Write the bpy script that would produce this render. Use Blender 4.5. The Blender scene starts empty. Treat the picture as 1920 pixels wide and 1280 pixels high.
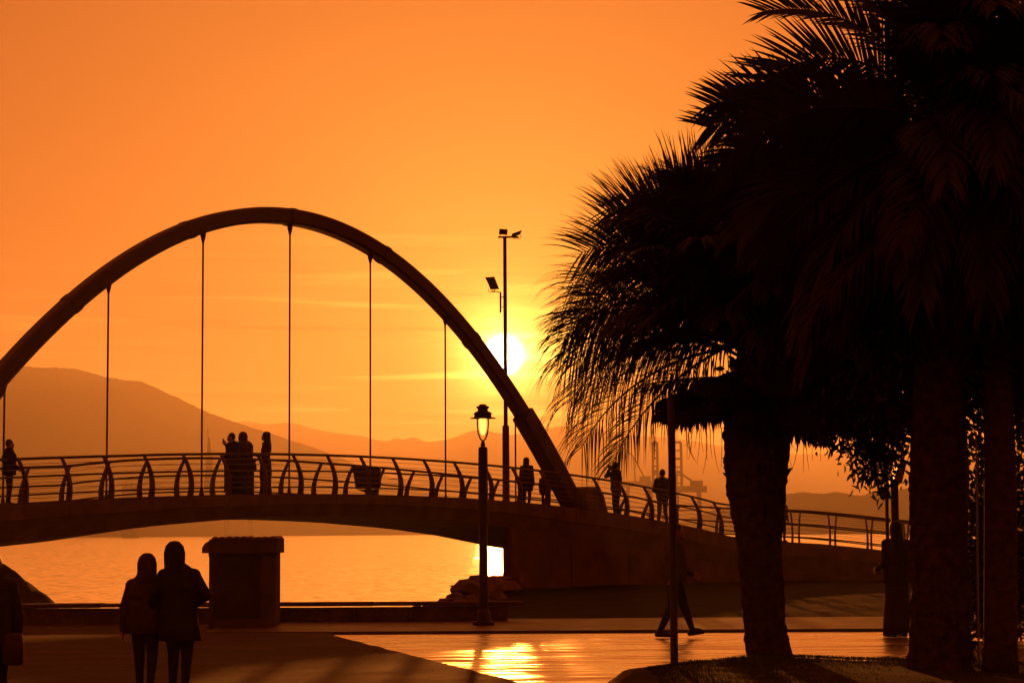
import bpy, bmesh, math, random
import numpy as np
from mathutils import Vector, Matrix, Quaternion
random.seed(7); RNG = np.random.default_rng(7)
SC = bpy.context.scene
COL = SC.collection
R = math.radians

# ------------------------------------------------------------------ camera
F = 4107.0; CAMH = 1.72
PITCH = math.atan((998 - 640) / F); ROLL = .0057
_fw = np.array([0, math.cos(PITCH), math.sin(PITCH)]); _r0 = np.array([1., 0, 0]); _u0 = np.array([0, -math.sin(PITCH), math.cos(PITCH)])
_up = _u0 * math.cos(ROLL) + _r0 * math.sin(ROLL); _rt = _r0 * math.cos(ROLL) - _u0 * math.sin(ROLL)
CAM = np.array([0, 0, CAMH])
cam = bpy.data.cameras.new('camera'); co = bpy.data.objects.new('camera', cam); COL.objects.link(co)
cam.sensor_width = 36; cam.lens = 36 * F / 1920; cam.clip_start = .5; cam.clip_end = 40000
M = Matrix.Identity(4)
for i in range(3):
    M[i][0] = _rt[i]; M[i][1] = _up[i]; M[i][2] = -_fw[i]; M[i][3] = CAM[i]
co.matrix_world = M
SC.camera = co
SC.render.resolution_x = 1024; SC.render.resolution_y = 682

def ray(px, py): return _fw + _rt * (px - 960) / F + _up * (640 - py) / F
def at(px, py, Y):
    d = ray(px, py); return CAM + d * (Y / d[1])
def gnd(px, py, z=0.):
    d = ray(px, py); return CAM + d * ((z - CAMH) / d[2])

# ------------------------------------------------------------------ sky, sun, exposure
SUN = ray(945, 665); SUN /= np.linalg.norm(SUN)
SUN_EL = math.asin(SUN[2]); SUN_AZ = math.atan2(SUN[0], SUN[1])
wd = bpy.data.worlds.new('World'); SC.world = wd; wd.use_nodes = True
nt = wd.node_tree; nt.nodes.clear()
def N(tree, t, **k):
    n = tree.nodes.new(t)
    for a, b in k.items(): setattr(n, a, b)
    return n
def math_n(tree, op, a, b=None, c=None):
    n = N(tree, 'ShaderNodeMath', operation=op)
    for i, v in enumerate((a, b, c)):
        if v is None: continue
        if isinstance(v, (int, float)): n.inputs[i].default_value = v
        else: tree.links.new(v, n.inputs[i])
    return n.outputs[0]
def vmath(tree, op, a, b=None, scale=None):
    n = N(tree, 'ShaderNodeVectorMath', operation=op)
    for i, v in enumerate((a, b)):
        if v is None: continue
        if isinstance(v, tuple): n.inputs[i].default_value = v
        else: tree.links.new(v, n.inputs[i])
    if scale is not None:
        if isinstance(scale, (int, float)): n.inputs['Scale'].default_value = scale
        else: tree.links.new(scale, n.inputs['Scale'])
    return n.outputs['Value'] if op == 'DOT_PRODUCT' else n.outputs[0]
def color_mul(tree, rgb, fac):
    c = N(tree, 'ShaderNodeCombineXYZ')
    for i in range(3): c.inputs[i].default_value = rgb[i]
    return vmath(tree, 'SCALE', c.outputs[0], scale=fac)
tc = N(nt, 'ShaderNodeTexCoord')
D = vmath(nt, 'NORMALIZE', tc.outputs['Generated'])
cosang = vmath(nt, 'DOT_PRODUCT', D, tuple(SUN))
ang = math_n(nt, 'MULTIPLY', math_n(nt, 'ARCCOSINE', math_n(nt, 'MINIMUM', cosang, .9999999)), 180 / math.pi)
sep = N(nt, 'ShaderNodeSeparateXYZ'); nt.links.new(D, sep.inputs[0])
def expf(k): return math_n(nt, 'POWER', math.e, math_n(nt, 'MULTIPLY', ang, -1.0 / k))
SKY_BASE = (1.05, .39, .064); SKY_WIDE = (.05, .010, .001); SKY_GLOW = (.8, .62, .07); SKY_CORE = (16, 13.5, 2.6); SKY_FAR = (.235, .024, .005)
base = vmath(nt, 'ADD', color_mul(nt, SKY_BASE, expf(8.6)), color_mul(nt, SKY_WIDE, expf(55)))
glow = color_mul(nt, SKY_GLOW, expf(2.4))
core = color_mul(nt, SKY_CORE, expf(.43))
far_ = color_mul(nt, SKY_FAR, 1.0)
mr = N(nt, 'ShaderNodeMapRange', interpolation_type='SMOOTHSTEP'); nt.links.new(ang, mr.inputs[0])
mr.inputs[1].default_value = .60; mr.inputs[2].default_value = .15; mr.inputs[3].default_value = 0; mr.inputs[4].default_value = 1
disc = color_mul(nt, (28, 24, 17), mr.outputs[0])
# thin cirrus bars lying in the low sky
def streak(sx, sz, lo, hi, seed):
    mp = vmath(nt, 'MULTIPLY', D, (sx, sx, sz)); mp = vmath(nt, 'ADD', mp, (seed, seed * .7, seed * 1.3))
    nz = N(nt, 'ShaderNodeTexNoise'); nz.inputs['Scale'].default_value = 1; nz.inputs['Detail'].default_value = 5; nz.inputs['Roughness'].default_value = .55
    nz.inputs['Distortion'].default_value = .3
    nt.links.new(mp, nz.inputs['Vector'])
    m = N(nt, 'ShaderNodeMapRange', interpolation_type='SMOOTHSTEP'); nt.links.new(nz.outputs[0], m.inputs[0])
    m.inputs[1].default_value = lo; m.inputs[2].default_value = hi; m.inputs[3].default_value = 0; m.inputs[4].default_value = 1
    return m.outputs[0]
band = N(nt, 'ShaderNodeMapRange', interpolation_type='SMOOTHSTEP'); nt.links.new(sep.outputs[2], band.inputs[0])
band.inputs[1].default_value = .155; band.inputs[2].default_value = .085; band.inputs[3].default_value = .0; band.inputs[4].default_value = 1
bright = math_n(nt, 'MULTIPLY', math_n(nt, 'MULTIPLY', streak(7, 190, .50, .70, 3.1), band.outputs[0]), .95)
dark = math_n(nt, 'MULTIPLY', math_n(nt, 'MULTIPLY', streak(9, 240, .52, .72, 11.7), band.outputs[0]), -.42)
wide = math_n(nt, 'MULTIPLY', math_n(nt, 'SUBTRACT', streak(3, 14, .3, .7, 5.3), .5), .07)
cl = math_n(nt, 'ADD', math_n(nt, 'ADD', math_n(nt, 'ADD', 1.0, bright), dark), wide)
sky = vmath(nt, 'ADD', vmath(nt, 'ADD', base, glow), core)
sky = vmath(nt, 'SCALE', sky, scale=cl)
sky = vmath(nt, 'ADD', sky, far_)
sky = vmath(nt, 'ADD', sky, disc)
nish = N(nt, 'ShaderNodeTexSky', sky_type='NISHITA'); nish.sun_disc = False; nish.sun_elevation = SUN_EL; nish.sun_rotation = SUN_AZ
nish.dust_density = 6; nish.air_density = 2.0
nsk = vmath(nt, 'MULTIPLY', nish.outputs[0], (.004, .0012, .0002))
sky = vmath(nt, 'ADD', sky, nsk)
bg = N(nt, 'ShaderNodeBackground'); bg.inputs[1].default_value = 1.0
nt.links.new(sky, bg.inputs[0])
wo = N(nt, 'ShaderNodeOutputWorld'); nt.links.new(bg.outputs[0], wo.inputs[0])
wd.cycles.sampling_method = 'MANUAL'; wd.cycles.sample_map_resolution = 2048

sl = bpy.data.lights.new('sun', 'SUN'); sl.energy = 4.5; sl.angle = R(.53); sl.color = (1.0, .265, .04)
so = bpy.data.objects.new('sun', sl); COL.objects.link(so)
so.rotation_mode = 'QUATERNION'; so.rotation_quaternion = Vector(SUN).to_track_quat('Z', 'Y')
vs = SC.view_settings; vs.view_transform = 'Standard'; vs.look = 'None'; vs.exposure = 0.0; vs.gamma = 1.0; vs.use_curve_mapping = False
cy = SC.cycles
cy.use_denoising = True; cy.max_bounces = 6; cy.diffuse_bounces = 2; cy.glossy_bounces = 3; cy.transparent_max_bounces = 8; cy.volume_bounces = 0
cy.transmission_bounces = 3; cy.sample_clamp_indirect = 4; cy.sample_clamp_direct = 0; cy.caustics_reflective = False; cy.caustics_refractive = False
SC.render.film_transparent = False

# ------------------------------------------------------------------ materials
MATS = {}
def mat(name, rgb, rough=.8, spec=.3, var=.25, scale=6., bump=.0, bscale=40., metallic=0., transl=0., stretch=None, emit=None):
    if name in MATS: return MATS[name]
    m = bpy.data.materials.new(name); m.use_nodes = True; t = m.node_tree
    b = t.nodes['Principled BSDF']
    b.inputs['Roughness'].default_value = rough; b.inputs['Specular IOR Level'].default_value = spec; b.inputs['Metallic'].default_value = metallic
    tcn = N(t, 'ShaderNodeTexCoord'); vec = tcn.outputs['Object']
    if stretch: vec = vmath(t, 'MULTIPLY', vec, stretch)
    nz = N(t, 'ShaderNodeTexNoise'); nz.inputs['Scale'].default_value = scale; nz.inputs['Detail'].default_value = 5
    t.links.new(vec, nz.inputs['Vector'])
    rp = N(t, 'ShaderNodeValToRGB'); t.links.new(nz.outputs[0], rp.inputs[0])
    rp.color_ramp.elements[0].position = .3; rp.color_ramp.elements[1].position = .7
    rp.color_ramp.elements[0].color = [max(0, c * (1 - var)) for c in rgb] + [1]; rp.color_ramp.elements[1].color = [min(1, c * (1 + var)) for c in rgb] + [1]
    t.links.new(rp.outputs[0], b.inputs['Base Color'])
    if bump:
        n2 = N(t, 'ShaderNodeTexNoise'); n2.inputs['Scale'].default_value = bscale; n2.inputs['Detail'].default_value = 4
        t.links.new(vec, n2.inputs['Vector'])
        bp = N(t, 'ShaderNodeBump'); bp.inputs['Strength'].default_value = bump; bp.inputs['Distance'].default_value = .03
        t.links.new(n2.outputs[0], bp.inputs['Height']); t.links.new(bp.outputs[0], b.inputs['Normal'])
    if emit:
        b.inputs['Emission Color'].default_value = list(emit[0]) + [1]; b.inputs['Emission Strength'].default_value = emit[1]
    if transl:
        tr = N(t, 'ShaderNodeBsdfTranslucent'); t.links.new(rp.outputs[0], tr.inputs[0])
        mx = N(t, 'ShaderNodeMixShader'); mx.inputs[0].default_value = transl
        t.links.new(b.outputs[0], mx.inputs[1]); t.links.new(tr.outputs[0], mx.inputs[2])
        t.links.new(mx.outputs[0], t.nodes['Material Output'].inputs[0])
    MATS[name] = m; return m
steel = mat('painted_steel', (.09, .06, .045), .5, .4, .15, 3)
concrete = mat('concrete', (.14, .10, .08), .85, .2, .3, 1.5, .3, 8)
deckm = mat('deck_stone', (.16, .13, .11), .8, .25, .25, 2)
wirem = mat('wire_steel', (.25, .22, .2), .4, .5, .1, 3, metallic=.6)
ironm = mat('cast_iron', (.05, .045, .04), .5, .4, .2, 8, .2, 60)
barkm = mat('palm_bark', (.07, .045, .03), .95, .1, .5, 9, .8, 30)
leafm = mat('palm_leaf', (.035, .04, .016), .6, .25, .4, 3, transl=.12)
deadm = mat('dead_palm_leaf', (.04, .028, .015), .85, .1, .4, 5, transl=.1)
broadm = mat('broad_leaf', (.04, .055, .02), .55, .25, .4, 4, transl=.12)
treebark = mat('tree_bark', (.08, .06, .045), .95, .1, .4, 12, .8, 40)
grassm = mat('grass_blade', (.05, .06, .02), .7, .2, .4, 2, transl=.15)
soilm = mat('lawn_soil', (.05, .045, .022), .95, .1, .4, 3, .6, 25)
stonem = mat('kerb_stone', (.12, .09, .07), .75, .3, .25, 5, .3, 30)
rockm = mat('rock', (.14, .11, .09), .85, .25, .4, 2, .7, 9)
plasterm = mat('plaster', (.11, .075, .055), .9, .2, .25, 3, .3, 30)
darkpanel = mat('dark_door', (.05, .04, .035), .7, .3, .2, 4)
tilem = mat('roof_tile', (.22, .10, .06), .85, .2, .3, 7, .3, 40)
hillm = mat('hill_scrub', (.06, .055, .03), .95, .05, .5, .004)
hillm2 = mat('far_ridge', (.08, .07, .05), .95, .05, .4, .002)
portm = mat('crane_steel', (.16, .12, .10), .7, .2, .2, .1)
wallm = mat('seawall_stone', (.12, .095, .075), .9, .2, .35, 4, .6, 14)
skinm = mat('skin', (.40, .24, .17), .6, .3, .1, 8)
def cloth(n, rgb): return mat('cloth_' + n, rgb, .95, .1, .2, 14, .2, 60)
hairm = mat('hair', (.02, .014, .01), .5, .4, .3, 40)
shoem = mat('shoe_leather', (.03, .025, .02), .5, .4, .2, 10)

def plane_mat(name, rgb1, rgb2, rough, spec, nscale, stretch, bump, bdist, bscale, bstretch, rvar=.0, slab=None):
    m = bpy.data.materials.new(name); m.use_nodes = True; t = m.node_tree; b = t.nodes['Principled BSDF']
    g = N(t, 'ShaderNodeNewGeometry')
    v = vmath(t, 'MULTIPLY', g.outputs['Position'], stretch)
    nz = N(t, 'ShaderNodeTexNoise'); nz.inputs['Scale'].default_value = nscale; nz.inputs['Detail'].default_value = 6; t.links.new(v, nz.inputs['Vector'])
    rp = N(t, 'ShaderNodeValToRGB'); t.links.new(nz.outputs[0], rp.inputs[0])
    rp.color_ramp.elements[0].position = .35; rp.color_ramp.elements[1].position = .65
    rp.color_ramp.elements[0].color = list(rgb1) + [1]; rp.color_ramp.elements[1].color = list(rgb2) + [1]
    if slab:                          # paving slabs with darker joints, each slab a little different
        bk = N(t, 'ShaderNodeTexBrick'); bk.offset = .5; bk.inputs['Scale'].default_value = 1.0; bk.inputs['Brick Width'].default_value = slab[0]; bk.inputs['Row Height'].default_value = slab[1]
        bk.inputs['Mortar Size'].default_value = .012; bk.inputs['Color1'].default_value = (.8, .8, .8, 1); bk.inputs['Color2'].default_value = (1.1, 1.1, 1.1, 1); bk.inputs['Mortar'].default_value = (.35, .35, .35, 1)
        t.links.new(g.outputs['Position'], bk.inputs['Vector'])
        mx = vmath(t, 'MULTIPLY', rp.outputs[0], bk.outputs[0]); t.links.new(mx, b.inputs['Base Color'])
    else: t.links.new(rp.outputs[0], b.inputs['Base Color'])
    b.inputs['Specular IOR Level'].default_value = spec
    if rvar:
        mrn = N(t, 'ShaderNodeMapRange'); t.links.new(nz.outputs[0], mrn.inputs[0])
        mrn.inputs[1].default_value = .3; mrn.inputs[2].default_value = .7; mrn.inputs[3].default_value = rough - rvar; mrn.inputs[4].default_value = rough + rvar
        t.links.new(mrn.outputs[0], b.inputs['Roughness'])
    else: b.inputs['Roughness'].default_value = rough
    v2 = vmath(t, 'MULTIPLY', g.outputs['Position'], bstretch)
    n2 = N(t, 'ShaderNodeTexNoise'); n2.inputs['Scale'].default_value = bscale; n2.inputs['Detail'].default_value = 5; t.links.new(v2, n2.inputs['Vector'])
    if isinstance(bdist, tuple):      # wave facets: slopes taken straight from the noise, so they hold at any distance
        c_ = vmath(t, 'SUBTRACT', n2.outputs['Color'], (.5, .62, .5)); c_ = vmath(t, 'MULTIPLY', c_, (bdist[0], bdist[1], 0)); c_ = vmath(t, 'ADD', c_, (0, 0, 1))
        t.links.new(vmath(t, 'NORMALIZE', c_), b.inputs['Normal'])
    else:
        bp = N(t, 'ShaderNodeBump'); bp.inputs['Strength'].default_value = bump; bp.inputs['Distance'].default_value = bdist
        t.links.new(n2.outputs[0], bp.inputs['Height']); t.links.new(bp.outputs[0], b.inputs['Normal'])
    return m, t, b
waterm, _, wb = plane_mat('sea_water', (.93, .90, .84), (.97, .95, .9), .06, .5, .05, (1, 1, 1), 1.0, (.50, .42), 1.9, (.6, 1.5, 1)); wb.inputs['Metallic'].default_value = 1.0
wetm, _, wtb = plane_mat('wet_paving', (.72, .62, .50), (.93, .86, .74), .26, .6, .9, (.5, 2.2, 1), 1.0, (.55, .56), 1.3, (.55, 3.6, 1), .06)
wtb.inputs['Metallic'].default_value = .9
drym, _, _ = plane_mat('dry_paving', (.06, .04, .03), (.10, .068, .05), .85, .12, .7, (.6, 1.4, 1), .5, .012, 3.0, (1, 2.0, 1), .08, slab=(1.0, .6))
kerbm, _, _ = plane_mat('pale_strip', (.085, .06, .045), (.13, .095, .07), .5, .4, 1.2, (1, 1, 1), .4, .01, 6, (1, 1, 1), .08)
lawnm, _, _ = plane_mat('dark_lawn', (.014, .015, .007), (.03, .03, .012), .95, .1, 1.5, (1, 1, 1), .8, .05, 9, (1, 1, 1))

# ------------------------------------------------------------------ mesh helpers
ORG = {}
class MB:
    def __init__(s): s.v = []; s.f = []
    def add(s, vs, fs):
        o = len(s.v); s.v += [tuple(map(float, q)) for q in vs]; s.f += [tuple(i + o for i in q) for q in fs]; return s
    def box(s, c, e, rotz=0, taper=1.0):
        c = np.array(c, float); e = np.array(e, float) / 2; ca, sa = math.cos(rotz), math.sin(rotz); vs = []
        for z in (-1, 1):
            k = taper if z > 0 else 1
            for x, y in ((-1, -1), (1, -1), (1, 1), (-1, 1)):
                X, Y = x * e[0] * k, y * e[1] * k
                vs.append((c[0] + X * ca - Y * sa, c[1] + X * sa + Y * ca, c[2] + z * e[2]))
        return s.add(vs, [(3, 2, 1, 0), (4, 5, 6, 7), (0, 1, 5, 4), (1, 2, 6, 5), (2, 3, 7, 6), (3, 0, 4, 7)])
    def tube(s, pts, rad, n=8, caps=True):
        pts = [np.array(p, float) for p in pts]
        if not hasattr(rad, '__len__'): rad = [rad] * len(pts)
        rings = []; ref = None
        for i, p in enumerate(pts):
            t = pts[min(i + 1, len(pts) - 1)] - pts[max(i - 1, 0)]; t = t / (np.linalg.norm(t) + 1e-9)
            if ref is None:
                ref = np.array([0, 1., 0]) if abs(t[1]) < .8 else np.array([1., 0, 0])
            a = ref - t * (ref @ t); a /= np.linalg.norm(a) + 1e-9; b = np.cross(t, a); ref = a
            rings.append([p + rad[i] * (a * math.cos(2 * math.pi * k / n) + b * math.sin(2 * math.pi * k / n)) for k in range(n)])
        vs = [q for r in rings for q in r]; fs = []
        for i in range(len(pts) - 1):
            for k in range(n):
                fs.append((i * n + k, i * n + (k + 1) % n, (i + 1) * n + (k + 1) % n, (i + 1) * n + k))
        if caps: fs += [tuple(range(n - 1, -1, -1)), tuple(range((len(pts) - 1) * n, len(pts) * n))]
        return s.add(vs, fs)
    def loft(s, rings, caps=True):
        n = len(rings[0]); vs = [q for r in rings for q in r]; fs = []
        for i in range(len(rings) - 1):
            for k in range(n):
                fs.append((i * n + k, i * n + (k + 1) % n, (i + 1) * n + (k + 1) % n, (i + 1) * n + k))
        if caps: fs += [tuple(range(n - 1, -1, -1)), tuple(range((len(rings) - 1) * n, len(rings) * n))]
        return s.add(vs, fs)
    def lathe(s, c, prof, n=14):
        return s.loft([[(c[0] + r * math.cos(2 * math.pi * k / n), c[1] + r * math.sin(2 * math.pi * k / n), c[2] + z) for k in range(n)] for z, r in prof])
    def prism(s, poly, d):          # poly: 3d points, extruded by vector d
        n = len(poly); d = np.array(d, float); p = [np.array(q, float) for q in poly]
        fs = [tuple(range(n)), tuple(range(2 * n - 1, n - 1, -1))] + [(i, i + n, (i + 1) % n + n, (i + 1) % n) for i in range(n)]
        return s.add(p + [q + d for q in p], fs)
    def build(s, name, m, parent=None, smooth=False, loc=None):
        o0 = np.zeros(3)
        if parent is not None: o0 = ORG[parent.name]
        elif loc is not None: o0 = np.array(loc, float)
        me = bpy.data.meshes.new(name)
        me.from_pydata([tuple(np.array(q) - o0) for q in s.v], [], s.f); me.update()
        bm = bmesh.new(); bm.from_mesh(me); bmesh.ops.recalc_face_normals(bm, faces=bm.faces); bm.to_mesh(me); bm.free()
        if m: me.materials.append(m)
        if smooth: me.polygons.foreach_set('use_smooth', [True] * len(me.polygons))
        ob = bpy.data.objects.new(name, me); COL.objects.link(ob)
        if parent is not None: ob.parent = parent
        else: ob.location = o0
        ORG[ob.name] = o0
        return ob
def tag(o, label=None, cat=None, group=None, kind=None):
    if label: o['label'] = label
    if cat: o['category'] = cat
    if group: o['group'] = group
    if kind: o['kind'] = kind
    return o
def thing(name, loc, label, cat, group=None):
    o = bpy.data.objects.new(name, None); COL.objects.link(o); o.location = tuple(map(float, loc)); o.empty_display_size = .2
    ORG[o.name] = np.array(loc, float); return tag(o, label, cat, group)
def copy_part(src, parent, mtx=None):
    c = src.copy(); COL.objects.link(c); c.parent = parent
    if mtx is not None: c.matrix_local = mtx
    ORG[c.name] = ORG[parent.name]; return c
def shape_noise(p, k, a): # cheap smooth pseudo noise for wobbling meshes
    x, y, z = p
    return a * (math.sin(x * k * 1.7 + y * k * 2.3 + 1.3) * .5 + math.sin(y * k * 3.1 - z * k * 2.2 + .4) * .3 + math.sin(z * k * 4.3 + x * k * 1.1) * .2)

# ------------------------------------------------------------------ ground, water
ZW = -.9
def sheet(name, poly, z, m, kind='structure', th=None):
    b = MB()
    if th: b.prism([(x, y, z - th) for x, y in poly], (0, 0, th))
    else: b.add([(x, y, z) for x, y in poly], [tuple(range(len(poly)))])
    return tag(b.build(name, m), kind=kind)
tag(MB().add([(-7000, 41.5, ZW), (7000, 41.5, ZW), (7000, 11500, ZW), (-7000, 11500, ZW)], [(0, 1, 2, 3)]).build('sea_water', waterm), kind='structure')
sheet('seabed_ground', [(-260, -60), (260, -60), (260, 41.6), (-260, 41.6)], -.06, soilm, th=1.6)
YK0 = gnd(960, 1187)[1]      # front edge of pale strip
YK1 = gnd(960, 1168)[1]      # foot of the low wall
e0 = gnd(470, 1174); e1 = gnd(620, 1193); e2 = gnd(960, 1281); e3 = gnd(1300, 1400)
edge = []
for k in range(1, 24):
    q_ = e1 + (e2 - e1) * (k / 24); w_ = .016 * math.sin(k * 1.7) + .012 * math.sin(k * 4.1 + 1) + random.uniform(-.008, .008)
    edge.append((float(q_[0] + w_), float(q_[1] + w_ * .5)))
# wet paving slab, dry paving slab to the left of its diagonal edge, pale strip behind
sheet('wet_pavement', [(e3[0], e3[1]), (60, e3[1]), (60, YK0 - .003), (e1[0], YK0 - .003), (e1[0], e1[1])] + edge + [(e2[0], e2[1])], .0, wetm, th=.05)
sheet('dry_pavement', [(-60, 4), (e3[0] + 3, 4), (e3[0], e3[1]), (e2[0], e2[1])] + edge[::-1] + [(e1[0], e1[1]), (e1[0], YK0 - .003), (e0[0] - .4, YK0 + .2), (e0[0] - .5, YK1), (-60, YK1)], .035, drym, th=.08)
sheet('pale_kerb_strip', [(e0[0] - .5, YK1 - .004), (e0[0] - .4, YK0 + .2), (e1[0], YK0), (60, YK0), (60, YK1 + 1.0), (e0[0] - .5, YK1 + 1.0)], .05, kerbm, th=.1)
# low stone seawall between pavement and sea
XW1 = at(952, 1150, YK1)[0]
sw = thing('seawall', (-8, YK1, 0), 'long low dark stone wall between the pavement and the sea', 'wall')
x = -26.0; k = 0
while x < XW1:
    L = random.uniform(.9, 1.5); x2 = min(x + L, XW1)
    MB().box(((x + x2) / 2, YK1 + .35, (.31 + .0) / 2 - .3), (x2 - x - .012, .50, .31 + .6 + random.uniform(-.012, .012))).build('stone_block', wallm, sw)
    MB().box(((x + x2) / 2 + .3, YK1 + .35, .375), (x2 - x - .01, .58, .07 + random.uniform(-.01, .01))).build('coping_stone', wallm, sw)
    x = x2
# dark lawn on the right between pavement and the bridge ramp, running behind the ramp
def gx(px, Y): return at(px, 1000, Y)[0]
bm = MB(); nx_, ny_ = 60, 40; vs_ = []
for j in range(ny_ + 1):
    Y = YK1 + .95 + (95 - YK1) * (j / ny_) ** 1.3
    xl = np.interp(Y, [YK1, 48, 54, 60, 66, 72, 96], [gx(950, YK1), gx(860, 48), gx(862, 54), gx(885, 60), gx(942, 66), gx(958, 72), gx(962, 96)])
    for i in range(nx_ + 1):
        X = xl + (70 - xl) * (i / nx_) ** 2
        z = .045 + shape_noise((X, Y, 0), .5, .03)
        if i == 0: z = -1.1
        vs_.append((X, Y, z))
bm.add(vs_, [(j * (nx_ + 1) + i, j * (nx_ + 1) + i + 1, (j + 1) * (nx_ + 1) + i + 1, (j + 1) * (nx_ + 1) + i) for j in range(ny_) for i in range(nx_)])
tag(bm.build('lawn_ground', lawnm, smooth=True), kind='structure')
# bank at the far left, carrying the left end of the bridge
bm = MB(); vs_ = []; nx_, ny_ = 60, 20
for j in range(ny_ + 1):
    Y = YK1 + .70 + 5.5 * j / ny_; v = j / ny_
    for i in range(nx_ + 1):
        px = -700 + (112 + 700) * (i / nx_) ** .6
        X = gx(px, Y); top = at(px, np.interp(px, [-700, -250, -60, 10, 60, 105, 112], [930, 960, 1015, 1060, 1097, 1131, 1140]), Y)[2]
        z = top * min(1, .3 + v * 3) + shape_noise((X * 3, Y, 1), 2.1, .05) - max(0, v - .5) * 1.2
        if j == ny_: z = -1.2
        vs_.append((X, Y, z))
bm.add(vs_, [(j * (nx_ + 1) + i, j * (nx_ + 1) + i + 1, (j + 1) * (nx_ + 1) + i + 1, (j + 1) * (nx_ + 1) + i) for j in range(ny_) for i in range(nx_)])
tag(bm.build('bank_ground', soilm, smooth=True), kind='structure')

# ------------------------------------------------------------------ far hills
def ridge(name, Y, pts, m, rough=.06, front=.55, seed=1, nu=360, nv=22, teeth=0.):
    rg = np.random.default_rng(seed)
    xs_ = np.array([at(px, 900, Y)[0] for px, py in pts]); hs = np.array([at(px, py, Y)[2] - ZW for px, py in pts])
    X = np.linspace(xs_[0], xs_[-1], nu); H = np.interp(X, xs_, hs)
    # small crest detail
    det = np.zeros(nu)
    for o in range(1, 7):
        ph = rg.uniform(0, 6.28, 3); fr = 2 ** o * 2.1
        det += np.sin(np.linspace(0, 6.28, nu) * fr + ph[0]) / (1.7 ** o)
    if teeth: det = det + teeth * rg.normal(0, 1, nu)
    H = np.maximum(0, H * (1 + 0.0)) + det * rough * H.max() * np.clip(H / (H.max() * .3), 0, 1) * .12
    b = MB(); vs = []
    for j in range(nv + 1):
        v = j / nv
        y = Y * (front + (1.0 - front) * (v / .6)) if v < .6 else Y * (1 + .2 * (v - .6) / .4)
        for i in range(nu):
            if v < .6: q = (v / .6) ** 1.25
            else: q = 1 - ((v - .6) / .4) ** 1.4
            hh = H[i] * q
            if 0 < j < nv and abs(v - .6) > .02: hh *= (1 + .16 * math.sin(X[i] * 9 / Y * 2.5 + v * 9) * math.sin(v * 13 + X[i] * 31 / Y) * (1 - q))
            vs.append((X[i], y, ZW - 2 + (hh + 2 if j not in (0, nv) else 0)))
    b.add(vs, [(j * nu + i, j * nu + i + 1, (j + 1) * nu + i + 1, (j + 1) * nu + i) for j in range(nv) for i in range(nu - 1)])
    return tag(b.build(name, m, smooth=True), kind='structure')
ridge('mountain', 4300, [(-1500, 900), (-900, 760), (-400, 705), (-100, 690), (45, 679), (100, 680), (140, 684), (165, 690), (200, 702), (240, 707), (265, 711), (290, 722), (340, 745), (380, 764), (440, 789), (490, 806), (560, 828), (640, 855), (740, 890), (860, 930), (960, 965), (1080, 998)], hillm, .10, .72, 3, nu=900, teeth=.12)
ridge('far_ridge', 8200, [(-1800, 860), (-800, 830), (0, 810), (380, 800), (440, 791), (458, 784), (478, 787), (500, 791), (530, 788), (552, 788), (580, 797), (620, 806), (680, 814), (705, 821), (728, 824), (742, 817), (758, 821), (775, 815), (800, 825), (830, 822), (850, 817), (885, 803), (905, 801), (935, 808), (960, 812), (985, 808), (1020, 801), (1048, 795), (1070, 797), (1090, 794), (1120, 800), (1180, 812), (1260, 818), (1360, 836), (1480, 850), (1600, 846), (1750, 838), (2000, 830), (2600, 850), (3600, 860)], hillm2, .05, .86, 5, nu=700, teeth=.15)
ridge('near_headland', 2100, [(1210, 997), (1290, 972), (1340, 955), (1400, 941), (1440, 931), (1465, 926), (1500, 921), (1540, 924), (1570, 920), (1600, 926), (1625, 926), (1640, 919), (1690, 915), (1760, 908), (1900, 900), (2300, 885), (2900, 900)], hillm, .07, .8, 9, nu=420, teeth=.5)

# ------------------------------------------------------------------ bridge
BO = np.array([-12.5423789, 54.0]); BU = np.array([.66488921, .74694199]); BSP = 3.16651096; BW = 3.0
A0 = math.atan2(BU[1], BU[0]); A1 = R(2)
_pc = {}
def path(s):
    if s <= 27: return BO + BU * s, A0
    key = round(s, 3)
    if key in _pc: return _pc[key]
    P = BO + BU * 27; t = 27.; a = A0
    while t < s - 1e-9:
        d = min(.05, s - t); q = min(1, (t - 27) / 4.5); a = A0 + (A1 - A0) * (q * q * (3 - 2 * q)); P = P + d * np.array([math.cos(a), math.sin(a)]); t += d
    _pc[key] = (P, a); return _pc[key]
CA = [-2.3e-07, -2.839e-05, -.00208158, .05183101, 2.48560952]; CB = [-1.072e-05, .00079727, -.02303552, .24691689, 2.93800501]
def hA(s):
    if s <= 28: return float(np.polyval(CA, s))
    return float(np.interp(s, [28, 30, 32.5, 33.7, 42.5, 60], [np.polyval(CA, 28), 1.40, 1.25, 1.13, .10, .10]))
def hB(s):
    a = hA(s)
    if s > 26: return a
    return float(np.clip(np.polyval(CB, s) - 1.12, a - .27 , a - .0)) if s > 2 else a - .27
def bp(s, off, z=0.):           # off -1.5 near edge .. +1.5 far edge; z above the deck
    P, a = path(s); n = np.array([-math.sin(a), math.cos(a)]); q = P + n * off
    k = (off / BW + .5); h = hA(s) * (1 - k) + hB(s) * k
    return np.array([q[0], q[1], h + z])
def thick(s): return float(np.interp(s, [-8, -1.1, .6, 2.3, 3.1, 6.9, 8.8, 12, 15, 17, 20], [1.1, .87, .84, .78, .72, .58, .56, .58, .64, .74, 1.0]))
def deck_px(px, off):           # deck point that shows at this pixel column
    lo, hi = -6., 42.
    for _ in range(50):
        m_ = (lo + hi) / 2; q = bp(m_, off) - CAM
        x = 960 + F * (q @ _rt) / (q @ _fw)
        if x < px: lo = m_
        else: hi = m_
    return bp(lo, off), lo
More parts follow.
